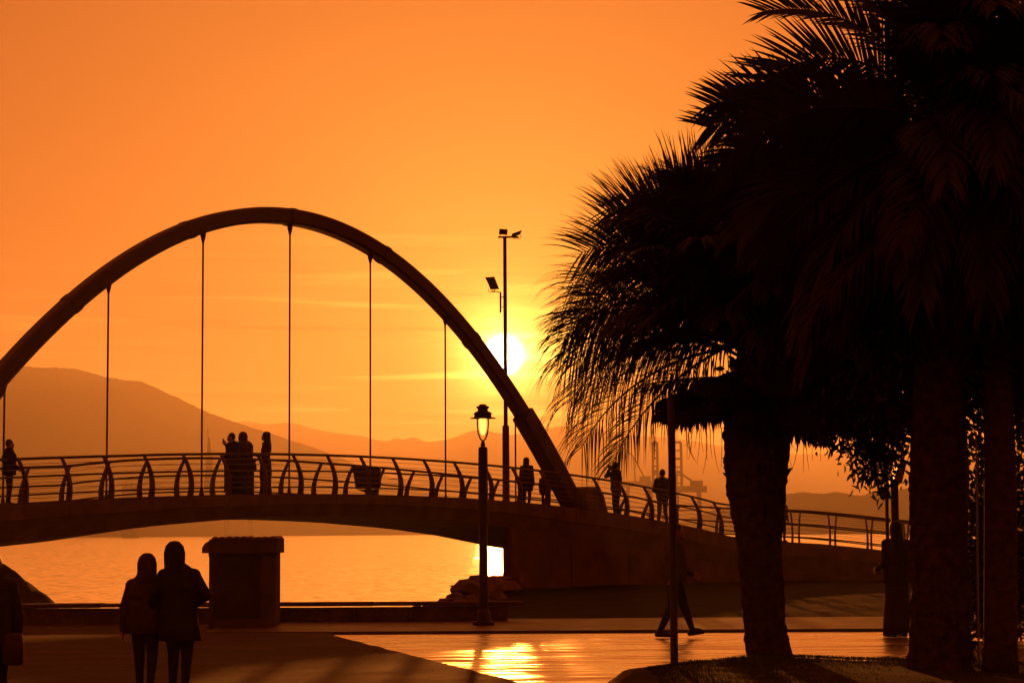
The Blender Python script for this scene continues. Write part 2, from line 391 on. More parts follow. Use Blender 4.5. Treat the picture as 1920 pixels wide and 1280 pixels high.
br = thing('arch_bridge', bp(10, 0, -2.7), 'footbridge with one high arch, hanger rods and curved railings', 'bridge')
SE = 42.
ss = list(np.arange(-7, SE + .01, .5))
b = MB(); rings = []
for s in ss:
    t = thick(s)
    rings.append([bp(s, -1.62, 0), bp(s, -1.62, -t * .45), bp(s, -1.50, -t), bp(s, 1.50, -t), bp(s, 1.62, -t * .45), bp(s, 1.62, 0)])
b.loft(rings); b.build('deck', deckm, br)
b = MB(); rings = []
for s in ss: rings.append([bp(s, -1.60, .002), bp(s, -1.60, .035), bp(s, -1.38, .035), bp(s, -1.38, .002)])
b.loft(rings); b.build('kerb', concrete, br)
b = MB(); rings = []
for s in ss: rings.append([bp(s, 1.38, .002), bp(s, 1.38, .035), bp(s, 1.60, .035), bp(s, 1.60, .002)])
b.loft(rings); b.build('kerb', concrete, br)
for sd in (-1, 1):
    for k in range(38):
        sa_, sb_ = -6.9 + k * 1.28 + .008, -6.9 + (k + 1) * 1.28 - .008
        if sb_ > SE: break
        rr = []
        for s in np.linspace(sa_, sb_, 4):
            t = thick(s); rr.append([bp(s, sd * 1.623, -.05), bp(s, sd * 1.645, -.055), bp(s, sd * 1.645, -t * .43), bp(s, sd * 1.623, -t * .44)])
        MB().loft(rr).build('fascia_panel', deckm, br)
# abutment and ramp walls: courses of facing over a core
b = MB(); rings = []
sa = [16.95, 17.0] + list(np.arange(17.5, SE + .01, .5))
for s in sa:
    t = thick(s) - .03; s2 = max(s, 20.6 + (s - 16.95) * .35)      # the end wall is cut on the skew, in line with the channel
    rings.append([np.array([*bp(s, -1.52)[:2], -1.3]), bp(s, -1.52, -t), bp(s2, 1.52, -thick(s2) + .03), np.array([*bp(s2, 1.52)[:2], -1.3])])
b.loft(rings); b.build('abutment', concrete, br)
for k in range(9):
    s0 = 17.0 + k * 2.8
    for zz in (0.02,):
        b = MB(); rr = []
        for s in np.linspace(s0 + .01, min(SE, s0 + 2.78), 6):
            t = thick(s); rr.append([np.array([*bp(s, -1.56)[:2], -1.2]), np.array([*bp(s, -1.56)[:2], max(.1, bp(s, -1.5, -t - .08)[2])]), np.array([*bp(s, -1.50)[:2], max(.1, bp(s, -1.5, -t - .08)[2])]), np.array([*bp(s, -1.50)[:2], -1.2])])
        b.loft(rr); b.build('wall_panel', concrete, br)
# arch
def arch_c(s, up=0.): return np.array([*(BO + BU * s), 10.59 - .0535 * (s - 9.5) ** 2 + up])
def box_sweep(pts, W, Dp):
    rings = []; nn = np.array([-BU[1], BU[0], 0])
    for i, p in enumerate(pts):
        t = pts[min(i + 1, len(pts) - 1)] - pts[max(i - 1, 0)]; t /= np.linalg.norm(t); o = np.cross(nn, t)
        w_ = W / 2; d_ = Dp / 2; c_ = .06
        rings.append([p + nn * a_ + o * b_ for a_, b_ in ((-w_ + c_, -d_), (w_ - c_, -d_), (w_, -d_ + c_), (w_, d_ - c_), (w_ - c_, d_), (-w_ + c_, d_), (-w_, d_ - c_), (-w_, -d_ + c_))])
    return MB().loft(rings)
ar = box_sweep([arch_c(s) for s in np.linspace(-2.95, 21.95, 90)], .44, .44).build('arch', steel, br)
for a_, b_ in ((19.35, 22.0), (-3.0, -.35)):
    box_sweep([arch_c(s) for s in np.linspace(a_, b_, 12)], .56, .60).build('arch_sleeve', steel, ar)
for sc_ in (2.0, 5.8, 9.5, 13.2, 17.0):
    box_sweep([arch_c(sc_ + d_) for d_ in (-.09, 0, .09)], .475, .475).build('splice_collar', steel, ar)
for s_, o_s in ((22.0, .35), (-3.0, -.35)):
    p = bp(s_ + o_s, 0); b = MB()
    b.box((p[0], p[1], p[2] + .40), (1.15, 1.15, .95), A0, .72); b.box((p[0], p[1], p[2] + .95), (.72, .72, .16), A0, .8); b.box((p[0], p[1], p[2] - .1), (1.6, 1.3, .25), A0)
    b.build('arch_plinth', concrete, br)
for i in range(7):
    s = i * BSP; top = arch_c(s, -.20); botm = bp(s, 0, .0)
    h = MB().tube([botm, top], .026, 8).build('hanger_rod', steel, br)
    MB().tube([top + [0, 0, .1], top - [0, 0, .12], top - [0, 0, .30]], [.085, .075, .028], 8).build('top_socket', steel, h)
    MB().tube([botm, botm + [0, 0, .10], botm + [0, 0, .32]], [.09, .07, .028], 8).build('base_socket', steel, h)
# railings
RH = 1.12
def rail_pt(s, side, z):        # curved post line: leans inward towards the top
    lean = .30 * max(0, z / RH) ** 1.8 - .10 * math.sin(math.pi * min(1, z / RH))
    return bp(s, side * (1.46 - lean), z)
def railing(side, s0):
    for nm, z, r in (('top_rail', RH, .036), ('middle_rail', .66, .026), ('lower_rail', .22, .022)):
        MB().tube([rail_pt(s, side, z) for s in np.arange(-6.5, SE, .4)], r, 7).build(nm, steel, br)
    for z in (.98, .84, .50, .36):
        MB().tube([rail_pt(s, side, z) for s in np.arange(-6.5, SE, .4)], .0065, 5).build('rail_wire', wirem, br)
    s = s0 - 4 * 1.28
    while s < SE - .3:
        if s > -6.4:
            P, a = path(s); u2 = np.array([math.cos(a), math.sin(a), 0]); n2 = np.array([-math.sin(a), math.cos(a), 0]); rr = []
            for z in np.linspace(0, RH + .01, 9):
                c = rail_pt(s, side, z); wd_ = .105 - .062 * (z / RH); th = .022
                rr.append([c - n2 * wd_ - u2 * th, c + n2 * wd_ - u2 * th, c + n2 * wd_ + u2 * th, c - n2 * wd_ + u2 * th])
            MB().loft(rr).build('railing_post', steel, br)
        s += 1.28
railing(-1, -.40); railing(1, .32)
# rocks at the foot of the abutment
def rock(p, r, seed):
    rg = random.Random(seed); bmx = bmesh.new(); bmesh.ops.create_icosphere(bmx, subdivisions=2, radius=1)
    k = [rg.uniform(0, 9) for _ in range(3)]
    for v in bmx.verts:
        n_ = 1 + .22 * math.sin(v.co.x * 3 + k[0]) + .18 * math.sin(v.co.y * 4 + k[1]) + .15 * math.sin(v.co.z * 5 + k[2]) + rg.uniform(-.13, .13)
        v.co = Vector((v.co.x * n_ * r * 1.3, v.co.y * n_ * r, v.co.z * n_ * r * .75))
    me = bpy.data.meshes.new('rock'); bmx.to_mesh(me); bmx.free(); me.materials.append(rockm)
    o = bpy.data.objects.new('rock', me); COL.objects.link(o); o.location = tuple(map(float, p)); o.rotation_euler = (0, 0, rg.uniform(0, 6))
    return tag(o, 'brown boulder heaped at the waterline below the bridge abutment', 'rock', 'boulders along the waterline')
for i, (px, Y, z, r) in enumerate([(780, 45, .2, .16), (800, 46, .16, .2), (822, 48, .1, .28), (838, 50, .1, .3), (855, 52, .06, .42), (870, 54, .0, .5), (880, 57, .12, .6), (893, 58, .2, .62), (905, 60, .22, .6), (922, 61, .2, .7), (938, 63, .25, .7), (893, 62, -.4, .6), (918, 64, -.25, .6), (936, 66.5, -.1, .5), (850, 57, -.4, .6), (812, 44, .2, .12), (868, 50, .12, .3), (900, 54, .1, .4), (925, 56, .12, .42)]):
    p = at(px, 1100, Y); rock((p[0], Y, z - .06), r * .8, i)

# ------------------------------------------------------------------ lamp post
p = gnd(907, 1171, .05); s0 = p[1] / F
lp = thing('street_lamp', p, 'lit old-style lantern on a tall thick post beside the seawall', 'lamp')
def zpx(px, py, Y): return at(px, py, Y)[2]
zt = zpx(906, 838, p[1])
MB().lathe(p, [(0, .20), (.06, .20), (.07, .14), (.22, .12), (.30, .085), (1.75, .075), (1.80, .072)], 16).build('lower_column', ironm, lp)
MB().lathe(p, [(1.80, .078), (1.84, .092), (zt - p[2] - .05, .085), (zt - p[2], .075), (zt - p[2] + .01, .03)], 16).build('upper_column', ironm, lp)
zl = zt - p[2]
MB().lathe(p, [(zl - .01, .035), (zl + .05, .045), (zl + .09, .03), (zl + .12, .028)], 12).build('neck', ironm, lp)
for sgn in (-1, 1):
    MB().tube([p + np.array([0, 0, zl + .10]), p + np.array([sgn * .05, 0, zl + .16]), p + np.array([sgn * .088, 0, zl + .27]), p + np.array([sgn * .10, 0, zl + .42]), p + np.array([sgn * .10, 0, zl + .52])], .014, 8).build('yoke_arm', ironm, lp)
glassm = mat('lamp_glass', (.8, .6, .3), .3, .5, .05, 5, emit=((1, .62, .12), 1.7))
MB().lathe(p, [(zl + .22, .02), (zl + .26, .045), (zl + .35, .062), (zl + .50, .066), (zl + .53, .06)], 14).build('glass_bulb', glassm, lp)
cap = MB().lathe(p, [(zl + .520, .17), (zl + .525, .235), (zl + .537, .235), (zl + .55, .160), (zl + .60, .155), (zl + .645, .145), (zl + .66, .098), (zl + .70, .09), (zl + .715, .115), (zl + .745, .12), (zl + .76, .07), (zl + .785, .06), (zl + .79, .01)], 18).build('lantern_cap', ironm, lp)
MB().lathe(p, [(zl + .60, .157), (zl + .605, .172), (zl + .625, .172), (zl + .63, .15)], 14).build('cap_rim', ironm, cap)

# ------------------------------------------------------------------ floodlight mast behind the bridge
Y = 79.; q = at(949, 940, Y); base = np.array([q[0], Y, .05])
fm = thing('floodlight_mast', base, 'tall slim floodlight mast standing behind the bridge, in front of the sun', 'mast')
pt = at(946.5, 446, Y); z8 = at(949, 800, Y)[2]
MB().lathe(base, [(0, .14), (z8 - .05, .125), (z8, .11)], 12).build('lower_pole', steel, fm)
MB().tube([base + [0, 0, z8 - .01], np.array([pt[0], Y, pt[2]])], [.08, .066], 10).build('upper_pole', steel, fm)
MB().box((pt[0] + .13, Y, pt[2] + .03), (.75, .07, .06)).build('crossbar', steel, fm)
def flood(c, w_, h_, tilt, yaw, skew):
    b = MB(); th = .14
    v = []
    for y_ in (-th / 2, th / 2):
        k = 1 if y_ < 0 else .8
        for x_, z_ in ((-1, -1), (1, -1), (1, 1), (-1, 1)): v.append(Vector((x_ * w_ / 2 * k + skew * z_, y_, z_ * h_ / 2 * k)))
    mtx = Matrix.Rotation(yaw, 4, 'Z') @ Matrix.Rotation(tilt, 4, 'Y') @ Matrix.Rotation(.35, 4, 'X')
    v = [np.array(mtx @ a) + c for a in v]
    b.add(v, [(0, 1, 2, 3), (7, 6, 5, 4), (0, 4, 5, 1), (1, 5, 6, 2), (2, 6, 7, 3), (3, 7, 4, 0)])
    hd = b.build('floodlight_head', steel, fm)
    MB().tube([c + np.array([-w_ * .35, 0, -h_ * .45]), c + np.array([-w_ * .3, 0, -h_ * .45 - .12]), c + np.array([w_ * .3, 0, -h_ * .45 - .12]), c + np.array([w_ * .35, 0, -h_ * .45])], .015, 6).build('bracket', steel, hd)
flood(at(943, 434, Y), .31, .20, R(3), R(12), .0)
flood(at(969, 438, Y), .40, .13, R(-14), R(-25), .06)
flood(at(922, 530, Y), .34, .48, R(-6), R(20), -.10)
MB().tube([at(938.5, 548, Y), at(938.5, 586, Y)], .035, 8).build('side_bar', steel, fm)
MB().tube([at(922, 545, Y), at(938.5, 548, Y)], .02, 6).build('side_arm', steel, fm)
for yy in (557, 576): MB().tube([at(938.5, yy, Y), at(947, yy, Y)], .018, 6).build('clamp', steel, fm)

# ------------------------------------------------------------------ brick utility box with tiled roof
p = gnd(452, 1176, .035); Y = p[1]; mpp = Y / F
ux = thing('utility_kiosk', p, 'small square masonry kiosk with a tiled roof behind the walking couple', 'kiosk')
x0, x1 = at(392, 1100, Y)[0], at(515, 1100, Y)[0]; zr = at(450, 1036, Y)[2]; zb = p[2]; cx = (x0 + x1) / 2; W = x1 - x0; DP = .95
MB().box((cx, Y + DP / 2, (zr + zb) / 2), (W, DP, zr - zb)).build('body', plasterm, ux)
dz0, dz1 = at(450, 1157, Y)[2], at(450, 1042, Y)[2]; dx0, dx1 = at(402, 1100, Y)[0], at(486, 1100, Y)[0]
dr = MB().box(((dx0 + dx1) / 2, Y - .004, (dz0 + dz1) / 2), (dx1 - dx0, .03, dz1 - dz0)).build('door', darkpanel, ux)
MB().box((dx1 - .08, Y - .03, (dz0 + dz1) / 2), (.02, .03, .12)).build('handle', ironm, dr)
for k in range(7): MB().box(((dx0 + dx1) / 2, Y - .026, dz1 - .14 - k * .045), ((dx1 - dx0) * .55, .02, .018)).build('vent_slat', ironm, dr)
for zz in (dz0 + .15, dz1 - .12): MB().box((dx0 + .02, Y - .028, zz), (.03, .03, .09)).build('hinge', ironm, dr)
for xx, ww in ((x0 + .03, .075), (x1 - .11, .23)): MB().box((xx + .008, Y - .012, (zr + zb) / 2), (ww, .03, zr - zb - .02)).build('corner_pilaster', plasterm, ux)
MB().box((cx, Y - .008, zr - .03), (W + .02, .05, .07)).build('lintel', plasterm, ux)
ztop = at(450, 1006, Y)[2]
rf = MB().prism([(x0 - .10, Y - .12, zr + .003), (x0 + .02, Y - .12, ztop - .04), (x1 + .06, Y - .12, ztop - .03), (x1 + .06, Y - .12, zr - .005)], (0, DP + .24, 0)).build('roof', plasterm, ux)
MB().prism([(x0 - .115, Y - .13, zr + .0), (x0 - .115, Y - .13, zr + .10), (x0 - .06, Y - .13, zr + .18), (x0 + .01, Y - .13, zr + .22), (x0 + .01, Y - .13, zr + .0)], (0, DP + .26, 0)).build('eave_tile', tilem, rf)
nT = 9
for k in range(nT):
    xc = x0 + .06 + (x1 - x0 - .02) * (k + .5) / nT; rT = (x1 - x0) / nT * .52
    zc_ = ztop - .045 + random.uniform(-.006, .01)
    rr = []
    for yy in (Y - .15, Y + DP + .15):
        rr.append([(xc + rT * math.cos(a_), yy, zc_ + rT * .75 * math.sin(a_)) for a_ in np.linspace(0, math.pi, 8)])
    MB().loft(rr).build('roof_tile', tilem, rf)

# ------------------------------------------------------------------ box bin on the bridge
q, s_ = deck_px(694, .5); Y = q[1]; m1 = Y / F
pl = thing('litter_bin', q, 'wide dark box bin on a short stem on the bridge deck', 'bin')
def pxz(px, py): a_ = at(px, py, Y); return a_
rr = []
for py, xl, xr, dd in ((916, 668, 712, .26), (908, 667, 714, .3), (890, 664.5, 713.5, .32), (878, 662, 713, .33)):
    a_, b_ = at(xl, py, Y), at(xr, py, Y); rr.append([(a_[0], Y - dd, a_[2]), (b_[0], Y - dd, a_[2]), (b_[0], Y + dd, a_[2]), (a_[0], Y + dd, a_[2])])
MB().loft(rr).build('bin_body', darkpanel, pl)
rr = []
for py, xl, xr, dd in ((922.5, 684, 706, .16), (917.5, 669, 710, .24)):
    a_, b_ = at(xl, py, Y), at(xr, py, Y); rr.append([(a_[0], Y - dd, a_[2]), (b_[0], Y - dd, a_[2]), (b_[0], Y + dd, a_[2]), (a_[0], Y + dd, a_[2])])
MB().loft(rr).build('bin_base', darkpanel, pl)
a_ = at(698, 922, Y); MB().lathe((a_[0], Y, q[2]), [(0, .2), (.05, .19), (.07, .13), (a_[2] - q[2] + .01, .13)], 10).build('stem', ironm, pl)
MB().box((at(688, 876, Y)[0], Y, at(688, 876.2, Y)[2]), (.72, .68, .035)).build('rim', ironm, pl)

# ------------------------------------------------------------------ harbour in the distance
def crane(px, pyb, pyt, Y, wpx, label, boom, frame=True, fr=.36):
    b0 = at(px, pyb, Y); b0[2] = ZW; m_ = Y / F; t = thing('harbour_crane', b0, label, 'crane', 'dockside cranes across the bay')
    H_ = at(px, pyt, Y)[2]; w_ = wpx * m_; zp = at(px, pyb - (pyb - pyt) * fr, Y)[2]
    bar = lambda nm, P, r: MB().tube(P, r, 5).build(nm, portm, t)
    c = np.array([b0[0], Y, 0])
    for sx in (-1, 1):
        for sy in (-1, 1): bar('leg', [c + [sx * w_ / 2, sy * 9, ZW], c + [sx * w_ / 2 * .9, sy * 9, zp]], 1.5)
        bar('leg_brace', [c + [sx * w_ / 2, -9, ZW + zp * .35], c + [sx * w_ / 2, 9, ZW + zp * .35]], .7)
    MB().box((c[0], Y, zp + 2.2), (w_ * 1.5, 14, 5.5)).build('machinery_deck', portm, t)
    MB().box((c[0] + w_ * .35, Y, zp + 7), (w_ * .5, 10, 6)).build('machine_house', portm, t)
    bar('cross_beam', [c + [-w_ * .5, -9, zp * .55], c + [w_ * .5, -9, zp * .55]], .9)
    if frame:   # raised boom seen as a tall open frame
        for sx in (-1, 1): bar('boom_rail', [c + [boom + sx * w_ * .17, -4, zp], c + [boom + sx * w_ * .15, -4, H_]], 1.3)
        for k in range(7):
            z_ = zp + (H_ - zp) * k / 6
            bar('boom_rung', [c + [boom - w_ * .16, -4, z_], c + [boom + w_ * .16, -4, z_]], 1.1 if k in (4, 6) else .7)
        bar('stay', [c + [boom, -4, zp + (H_ - zp) * .42], c + [w_ * .75, 0, zp]], 1.0)
        bar('stay', [c + [boom, -4, zp + (H_ - zp) * .42], c + [-w_ * .5, 0, zp]], 1.0)
    else:
        bar('mast', [c + [-w_ * .1, 0, zp], c + [boom, 0, H_]], .8)
        bar('mast', [c + [w_ * .5, 0, zp], c + [boom, 0, H_]], .8)
        bar('stay', [c + [boom, 0, H_], c + [boom - w_ * .8, 0, H_ + 14]], .6)
    return t
crane(1232, 947, 829, 2000, 26, 'hazy dock crane with a raised ladder boom, left of the thin black post', -1.5, fr=.24)
crane(1290, 947, 829, 2010, 46, 'hazy dock crane with raised boom just right of the thin black post', -9.5, fr=.22)
crane(1196, 942, 855, 2300, 40, 'hazy dock crane with an A-frame top beside the palm leaf tips', -4., False)
crane(447, 935, 880, 2500, 46, 'small hazy dock crane seen through the railing beside the hugging pair', 0, False)
b0 = at(393, 935, 2200); b0[2] = ZW
mt_ = thing('harbour_mast', b0, 'pale tapering harbour tower rising behind the railing near a hanger rod', 'tower')
rr = []
for py, w_ in ((940, 5.2), (900, 4.6), (860, 2.8), (820, 1.2)):
    a_ = at(393, py, 2200); rr.append([(a_[0] - w_, 2197, a_[2]), (a_[0] + w_, 2197, a_[2]), (a_[0] + w_ * .6, 2203, a_[2]), (a_[0] - w_ * .6, 2203, a_[2])])
MB().loft(rr).build('shaft', portm, mt_)
MB().tube([at(390.5, 821, 2200), at(389.5, 803, 2200)], .35, 5).build('antenna', portm, mt_)
MB().tube([at(386, 868, 2200), at(404, 850, 2200)], .4, 5).build('yard_arm', portm, mt_)
q = at(242, 935, 2000)
bd = thing('dock_building', (q[0], 2000, ZW), 'square block on the far shore with two stub chimneys', 'building')
a_, b_ = at(228, 935, 2000), at(257, 911, 2000)
MB().box(((a_[0] + b_[0]) / 2, 2006, (ZW + b_[2]) / 2), (b_[0] - a_[0], 12, b_[2] - ZW)).build('wall', portm, bd)
for px in (236, 245): c_ = at(px, 909, 2000); MB().lathe((c_[0], 2004, b_[2] - .2), [(0, 1.1), (2.8, 1.0)], 8).build('chimney', portm, bd)
# ------------------------------------------------------------------ planted mound at the right
YB = gnd(1500, 1230, .16)[1]
mpts = [(1164, 1268), (1178, 1256), (1225, 1250), (1300, 1240), (1400, 1233), (1500, 1229), (1650, 1235), (1800, 1241), (2100, 1246), (2600, 1246)]
back = [gnd(px, py, .15)[:2] for px, py in mpts]
front = [(14, 12.), (2.2, 12.), (1.6, 17.), (back[0][0] - .05, back[0][1] - 2.0), (back[0][0] - .12, back[0][1] - .8)]
outline = [tuple(q) for q in back] + front
def resample(poly, step):
    out = []
    for a_, b_ in zip(poly, poly[1:] + poly[:1]):
        n = max(1, int(math.dist(a_, b_) / step))
        out += [(a_[0] + (b_[0] - a_[0]) * k / n, a_[1] + (b_[1] - a_[1]) * k / n) for k in range(n)]
    return out
om = resample(outline, .35); cxm, cym = 6., 20.
b = MB(); rings = []
for f_, z_ in ((1, -.02), (1, .10), (.985, .14), (.93, .155), (.8, .17), (.5, .19), (.2, .2)):
    rings.append([(cxm + (x - cxm) * f_, cym + (y - cym) * f_, z_ + (shape_noise((x, y, z_), 2.2, .018) if z_ > .12 else 0)) for x, y in om])
b.loft(rings); tag(b.build('planting_mound', soilm, smooth=True), kind='structure')
kb = thing('kerb_edging', (back[1][0], back[1][1], 0), 'rounded stone edging around the grassy mound under the palms', 'kerb')
kp = [front[3], front[4]] + [tuple(q) for q in back[:4]]
kr = resample(kp[::-1], .5)
kpts = []
for a_, b_ in zip(kp, kp[1:]):
    n = max(1, round(math.dist(a_, b_) / .45))
    for k in range(n):
        P = np.array(a_) + (np.array(b_) - np.array(a_)) * k / n; Q = np.array(a_) + (np.array(b_) - np.array(a_)) * (k + 1) / n
        d = (Q - P) / np.linalg.norm(Q - P); n2 = np.array([-d[1], d[0]]); L = np.linalg.norm(Q - P); P2 = P + d * .008; Q2 = Q - d * .008
        rr = []
        for E_ in (P2, P2 + d * .02, Q2 - d * .02, Q2):
            kk = .9 if E_ is P2 or E_ is Q2 else 1.
            rr.append([(*(E_ + n2 * a1 * kk), z1) for a1, z1 in ((-.09, .0), (-.09, .10 * kk), (-.06, .145 * kk), (0, .165 * kk), (.06, .145 * kk), (.09, .10 * kk), (.09, .0))])
        MB().loft(rr).build('kerb_stone', stonem, kb, smooth=False)
# grass blades
gv, gf = [], []
def blade(x, y, z, h, lean, az, w_):
    o = len(gv); d = np.array([math.cos(az), math.sin(az)]); s_ = np.array([-d[1], d[0]]) * w_
    gv.extend([(x - s_[0], y - s_[1], z), (x + s_[0], y + s_[1], z), (x + d[0] * lean * .4 + s_[0] * .6, y + d[1] * lean * .4 + s_[1] * .6, z + h * .65), (x + d[0] * lean * .4 - s_[0] * .6, y + d[1] * lean * .4 - s_[1] * .6, z + h * .65), (x + d[0] * lean, y + d[1] * lean, z + h)])
    gf.extend([(o, o + 1, o + 2, o + 3), (o + 3, o + 2, o + 4)])
bk = np.array(back)
for _ in range(26000):
    x = random.uniform(back[2][0] - .1, 8.6); yb = np.interp(x, bk[:, 0], bk[:, 1]); v = random.random() ** 2.2
    y = yb - .05 - v * 6.0
    h = random.uniform(.018, .05) * (1 + .6 * max(0, math.sin(x * 5) * math.sin(x * 2.3 + 1)))
    blade(x, y, .135 + .03 * min(1, (yb - y) / .5), h, random.uniform(0, .03), random.uniform(0, 6.28), random.uniform(.0025, .005))
g_ = MB(); g_.v = gv; g_.f = gf
tag(g_.build('grass', grassm), kind='stuff')

# ------------------------------------------------------------------ palms
UP = np.array([0, 0, 1.])
def frond(parent, base, az, e0, L, droop, nl=60, leaf=.62, wd=.016, curl=.45, name='frond', m=None, az_bend=0., vee=.35, start=.16, sag=.35, pw=1.25, seg=4, twist=0., a0=62, a1=24):
    b = MB(); P = [np.array(base, float)]; T = []; n = 22
    for i in range(n):
        t = (i + .5) / n; e = e0 - droop * t ** pw; a = az + az_bend * t
        d = np.array([math.cos(e) * math.cos(a), math.cos(e) * math.sin(a), math.sin(e)]); T.append(d); P.append(P[-1] + d * L / n)
    T.append(T[-1])
    b.tube(P[::2] + ([P[-1]] if n % 2 else []), list(np.linspace(.028, .005, len(P[::2]))), 5)
    rg = random.Random(int(az * 1000) + int(L * 100) + nl)
    for k in range(nl):
        t = start + (1 - start) * (k + .5) / nl; x = t * n; i = min(n - 1, int(x)); p = P[i] + (P[i + 1] - P[i]) * (x - i); d = T[i]
        side = np.cross(d, UP); side /= np.linalg.norm(side) + 1e-9; nup = np.cross(side, d); ct, st = math.cos(twist), math.sin(twist); side, nup = side * ct + nup * st, nup * ct - side * st
        ll = leaf * (.55 + .9 * math.sin(math.pi * (.18 + .74 * t))) * rg.uniform(.85, 1.12) * .8
        al = R(a0) * (1 - t) + R(a1) * t
        for sg in (-1, 1):
            al2 = al + rg.uniform(-.12, .12); dd = d * math.cos(al2) + side * sg * math.sin(al2) + nup * vee * rg.uniform(.6, 1.3); dd /= np.linalg.norm(dd)
            q = p.copy(); pts = [q]; w0 = wd * rg.uniform(.8, 1.2); cu = curl * rg.uniform(.7, 1.4)
            for s_ in range(seg):
                dd = dd - UP * cu / seg * (1 + s_ * sag); dd /= np.linalg.norm(dd); q = q + dd * ll / seg; pts.append(q)
            wv = np.cross(dd, nup); wv = wv / (np.linalg.norm(wv) + 1e-9)
            vs = []; fs = []
            for s_, c in enumerate(pts[:-1]):
                wk = w0 * (.6, 1., .8, .5, .3)[min(4, s_)]; vs += [c - wv * wk, c + wv * wk]
            vs.append(pts[-1])
            for s_ in range(len(pts) - 2): fs.append((2 * s_, 2 * s_ + 1, 2 * s_ + 3, 2 * s_ + 2))
            fs.append((2 * len(pts) - 4, 2 * len(pts) - 3, 2 * len(pts) - 2)); b.add(vs, fs)
    me = bpy.data.meshes.new(name); o0 = ORG[parent.name]
    me.from_pydata([tuple(np.array(q) - o0) for q in b.v], [], b.f); me.materials.append(m or leafm)
    o = bpy.data.objects.new(name, me); COL.objects.link(o); o.parent = parent; ORG[o.name] = o0
    return o
def trunk(parent, prof, Y, n=34):
    b = MB(); rr = []; A = np.array(sorted(prof)); pys = np.arange(A[-1, 0], A[0, 0], -7.)
    for q_, py in enumerate(pys):
        xl, xr = np.interp(py, A[:, 0], A[:, 1]), np.interp(py, A[:, 0], A[:, 2])
        a_, c_ = at(xl, py, Y), at(xr, py, Y); r_ = (c_[0] - a_[0]) / 2; cx_ = (a_[0] + c_[0]) / 2; z_ = a_[2]
        scar = .035 * (1 - (q_ % 3) / 2.)            # old leaf scars: a small lip every few centimetres
        ring = []
        for k in range(n):
            rk = r_ * (1 + scar * (.6 + .4 * math.sin(k * 1.9 + q_ // 3 * 2.4)) + .035 * math.sin(k * 2.9 + z_ * 7) + .02 * math.sin(k * 5.3 + z_ * 19) + random.uniform(-.018, .018))
            ring.append((cx_ + rk * math.cos(2 * math.pi * k / n), Y + rk * math.sin(2 * math.pi * k / n), z_ + .012 * math.sin(k * 3 + q_)))
        rr.append(ring)
    return b.loft(rr).build('trunk', barkm, parent, smooth=False)
def stubs(parent, prof, Y, pys, per, flip=1):
    # dry leaf bases standing off the trunk, one shared mesh
    b = MB(); b.loft([[(-.06, 0, 0), (0, .035, 0), (.06, 0, 0), (0, -.03, 0)], [(-.045, .05, .09), (0, .075, .10), (.045, .05, .09), (0, .03, .09)], [(-.02, .085, .17), (0, .10, .18), (.02, .085, .17), (0, .075, .17)]])
    first = None; A = np.array(prof, float)
    for py in pys:
        xl = np.interp(py, A[:, 0], A[:, 1]); xr = np.interp(py, A[:, 0], A[:, 2]); c0, c1 = at(xl, py, Y), at(xr, py, Y); r_ = (c1[0] - c0[0]) / 2; cx_ = (c0[0] + c1[0]) / 2
        for k in range(per):
            a_ = 2 * math.pi * (k + random.uniform(-.3, .3) + (py % 2) * .5) / per
            mtx = Matrix.Translation((cx_ + r_ * .95 * math.cos(a_) - ORG[parent.name][0], Y + r_ * .95 * math.sin(a_) - ORG[parent.name][1], c0[2] + random.uniform(-.04, .04) - ORG[parent.name][2])) @ Matrix.Rotation(a_ - math.pi / 2, 4, 'Z') @ Matrix.Rotation(random.uniform(-.75, -.05), 4, 'X') @ Matrix.Scale(random.uniform(1.0, 1.7), 4) @ Matrix.Diagonal((1, 1, flip, 1))
            if first is None:
                me = bpy.data.meshes.new('leaf_base'); me.from_pydata([tuple(map(float, q)) for q in b.v], [], b.f); me.materials.append(barkm)
                first = bpy.data.objects.new('leaf_base', me); COL.objects.link(first); first.parent = parent; first.matrix_local = mtx; ORG[first.name] = ORG[parent.name]
            else: copy_part(first, parent, mtx)
# --- palm one: the broad drooping crown in front of the bridge ramp
Y1 = 28.3; c1 = at(1420, 640, Y1)
b1 = at(1445, 1243, Y1); b1[2] = .12
p1 = thing('palm_tree', b1, 'shaggy palm with drooping fronds and a tapering trunk beside the thin black post', 'palm tree')
prof1 = [(1262, 1402, 1494), (1235, 1401, 1488), (1200, 1397, 1478), (1180, 1396, 1474), (1100, 1390, 1468), (1040, 1385, 1465), (1000, 1380, 1466), (960, 1371, 1469), (920, 1364, 1474), (870, 1360, 1477), (810, 1358, 1480), (740, 1368, 1474), (660, 1385, 1455)]
trunk(p1, prof1, Y1)
stubs(p1, prof1, Y1, [690, 722, 755, 785, 812, 838, 862, 886, 908], 9, 1)
rg = random.Random(5)
def rnd(a, b_): return rg.uniform(a, b_)
